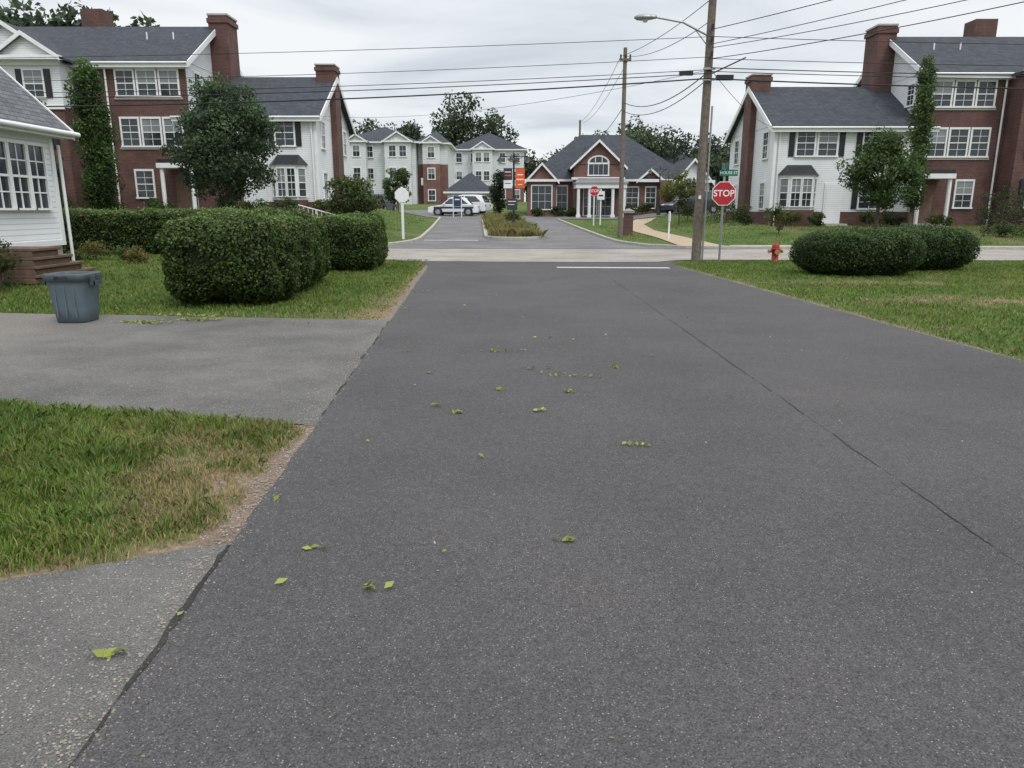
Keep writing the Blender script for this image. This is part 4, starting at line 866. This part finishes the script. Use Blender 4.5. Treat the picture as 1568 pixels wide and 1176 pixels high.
# ------------------------------------------------------------------ cars
def car(name,x,y,rot,body,L=4.6,Wd=1.85,Ht=1.55,suv=False,police=False):
    g=h(x,y)+.035; b=B(name,(0,0,0)); w=Wd/2
    def loft(part,mat,pf,hw):
        v=[];n=len(pf)
        for sgn in (-1,1):
            for (px,pz) in pf: v.append((px,sgn*hw(px,pz),pz))
        f=[tuple(range(n)),tuple(range(2*n-1,n-1,-1))]+[(i,i+n,(i+1)%n+n,(i+1)%n) for i in range(n)]
        b.add(part,mat,v,f)
    l=L/2; belt=.93 if not suv else 1.02
    low=[(-l,.35),(-l+.05,.25),(l-.05,.25),(l,.38),(l-.02,.62),(l-.18,.76),(l-1.15,belt-.03),(-l+.55 if not suv else -l+.12,belt),(-l+.04,belt-.12),(-l,.6)]
    loft('body',body,low,lambda px,pz: w*(1-.06*max(0,(abs(px)-l+.5)/.5)))
    fr=l-1.25; rb=-l+.55 if not suv else -l+.12
    cab=[(fr+.1,belt-.06),(fr-.6,Ht-.06),(fr-.95,Ht),(rb+.9,Ht),(rb+.55 if not suv else rb+.3,Ht-.07),(rb-.05,belt-.04)]
    loft('cabin',body,cab,lambda px,pz: w*.97-(pz-belt)*.30 if pz>belt else w*.97)
    for sg in (-1,1):
        def P(px,pz): return (px,sg*(w*.97-(pz-belt)*.30+.012),pz)
        q=[P(fr-.08,belt+.04),P(fr-.62,Ht-.13),P(-.15,Ht-.11),P(-.15,belt+.04)]; b.add('side_glass','glass',q,[(0,1,2,3)])
        q=[P(-.25,belt+.04),P(-.25,Ht-.11),P(rb+.85,Ht-.14),P(rb+.3,belt+.06)]; b.add('side_glass','glass',q,[(0,1,2,3)])
        for wx in (l-.85,-l+.85):
            b.cyl('tyres','rubber',(wx,sg*(w-.2),.33),(wx,sg*(w+.01),.33),.33,n=20); b.cyl('rims','alloy',(wx,sg*(w+.0),.33),(wx,sg*(w+.025),.33),.21,n=14)
            b.cyl('wheel_arch','black_paint',(wx,sg*(w-.1),.35),(wx,sg*(w+.004),.35),.39,n=20)
        b.box('mirror',body,fr-.25,fr-.05,sg*w,sg*(w+.14),belt,belt+.13)
        b.box('headlight','cream_lens',l-.12,l-.0,sg*(w-.1),sg*(w-.45),.6,.72); b.box('taillight','red_lens',-l-.01,-l+.1,sg*(w-.08),sg*(w-.35),.66,.82)
        if police: b.box('stripe','banner_navy',-l+.4,l-.5,sg*w,sg*(w+.006),.62,.76)
        b.box('sill','black_paint',-l+1.2,l-1.2,sg*(w-.05),sg*(w+.006),.25,.34)
    hw=lambda pz:w*.97-(pz-belt)*.30
    for xa,xb in ((fr+.08,fr-.56),(rb-.03,rb+.5 if not suv else rb+.27)):
        s_=.012 if xa>0 else -.012
        b.add('windscreen','glass',[(xa+s_,-hw(belt)*.92,belt+.02),(xa+s_,hw(belt)*.92,belt+.02),(xb+s_*2.5,hw(Ht)*.95,Ht-.09),(xb+s_*2.5,-hw(Ht)*.95,Ht-.09)],[(0,1,2,3)])
    if police: b.box('light_bar','banner_navy',-.1,.15,-.5,.5,Ht,Ht+.1)
    r=b.finish(.03); r.location=(x,y,g); r.rotation_euler=(0,0,rot)
car('parked_car',-5.0,65.5,math.radians(178),'car_white',police=True,L=4.3)
car('parked_car',-4.3,69.5,math.radians(165),'car_white',suv=True,Ht=1.7,L=4.4)
car('parked_car',-12.6,73,math.radians(80),'car_dark',suv=True,Ht=1.75)
car('parked_car',-15.3,74,math.radians(80),'car_white',Ht=1.5)
car('parked_car',-18,74,math.radians(80),'car_dark')
car('parked_car',14.3,60.5,math.radians(200),'car_dark',suv=True,Ht=1.7)

# ------------------------------------------------------------------ world, sun, camera
w=bpy.data.worlds.new('World'); scene.world=w; w.use_nodes=True; t=w.node_tree; t.nodes.clear()
o=t.nodes.new('ShaderNodeOutputWorld'); bg=t.nodes.new('ShaderNodeBackground'); bg.inputs[1].default_value=.1
sky=t.nodes.new('ShaderNodeTexSky'); sky.sky_type='NISHITA'; sky.sun_disc=False; sky.sun_elevation=math.radians(52); sky.sun_rotation=math.radians(150)
tc=N(t,'ShaderNodeTexCoord'); s=N(t,'ShaderNodeSeparateXYZ'); t.links.new(tc.outputs['Generated'],s.inputs[0])
za=N(t,'ShaderNodeMath',operation='ADD'); za.inputs[1].default_value=.10; t.links.new(s.outputs[2],za.inputs[0])
zm=N(t,'ShaderNodeMath',operation='MAXIMUM'); zm.inputs[1].default_value=.06; t.links.new(za.outputs[0],zm.inputs[0])
dv=N(t,'ShaderNodeVectorMath',operation='DIVIDE'); t.links.new(tc.outputs['Generated'],dv.inputs[0])
cb=N(t,'ShaderNodeCombineXYZ'); [t.links.new(zm.outputs[0],cb.inputs[i]) for i in range(3)]; t.links.new(cb.outputs[0],dv.inputs[1])
n=N(t,'ShaderNodeTexNoise',i_Scale=.8,i_Detail=7,i_Roughness=.52,i_Distortion=.6); t.links.new(dv.outputs[0],n.inputs['Vector'])
cl=ramp(t,n.outputs[0],[(.32,(.58,.63,.69)),(.48,(.75,.79,.83)),(.62,(.87,.89,.91))])
mr=N(t,'ShaderNodeMapRange'); mr.inputs['From Min'].default_value=.22; mr.inputs['From Max'].default_value=1; mr.inputs['To Min'].default_value=10.8; mr.inputs['To Max'].default_value=25
t.links.new(s.outputs[2],mr.inputs['Value'])
sc=N(t,'ShaderNodeVectorMath',operation='SCALE'); t.links.new(cl,sc.inputs[0]); t.links.new(mr.outputs[0],sc.inputs['Scale'])
mx=mixc(t,.95,sky.outputs[0],sc.outputs[0]); t.links.new(mx,bg.inputs[0]); t.links.new(bg.outputs[0],o.inputs[0])
sl=bpy.data.lights.new('sun','SUN'); sl.energy=1.3; sl.angle=math.radians(14); sl.color=(1,.96,.9); so=link(bpy.data.objects.new('sun',sl))
az=math.radians(150); el=math.radians(52); d=Vector((math.sin(az)*math.cos(el),math.cos(az)*math.cos(el),math.sin(el)))
so.rotation_euler=d.to_track_quat('Z','Y').to_euler()
cam=bpy.data.cameras.new('camera'); co=link(bpy.data.objects.new('camera',cam)); scene.camera=co
cam.sensor_width=36; cam.lens=25.94; cam.clip_end=5000; cam.clip_start=.05
co.location=(0,0,1.6); co.rotation_euler=(math.radians(90-13.34),0,0)
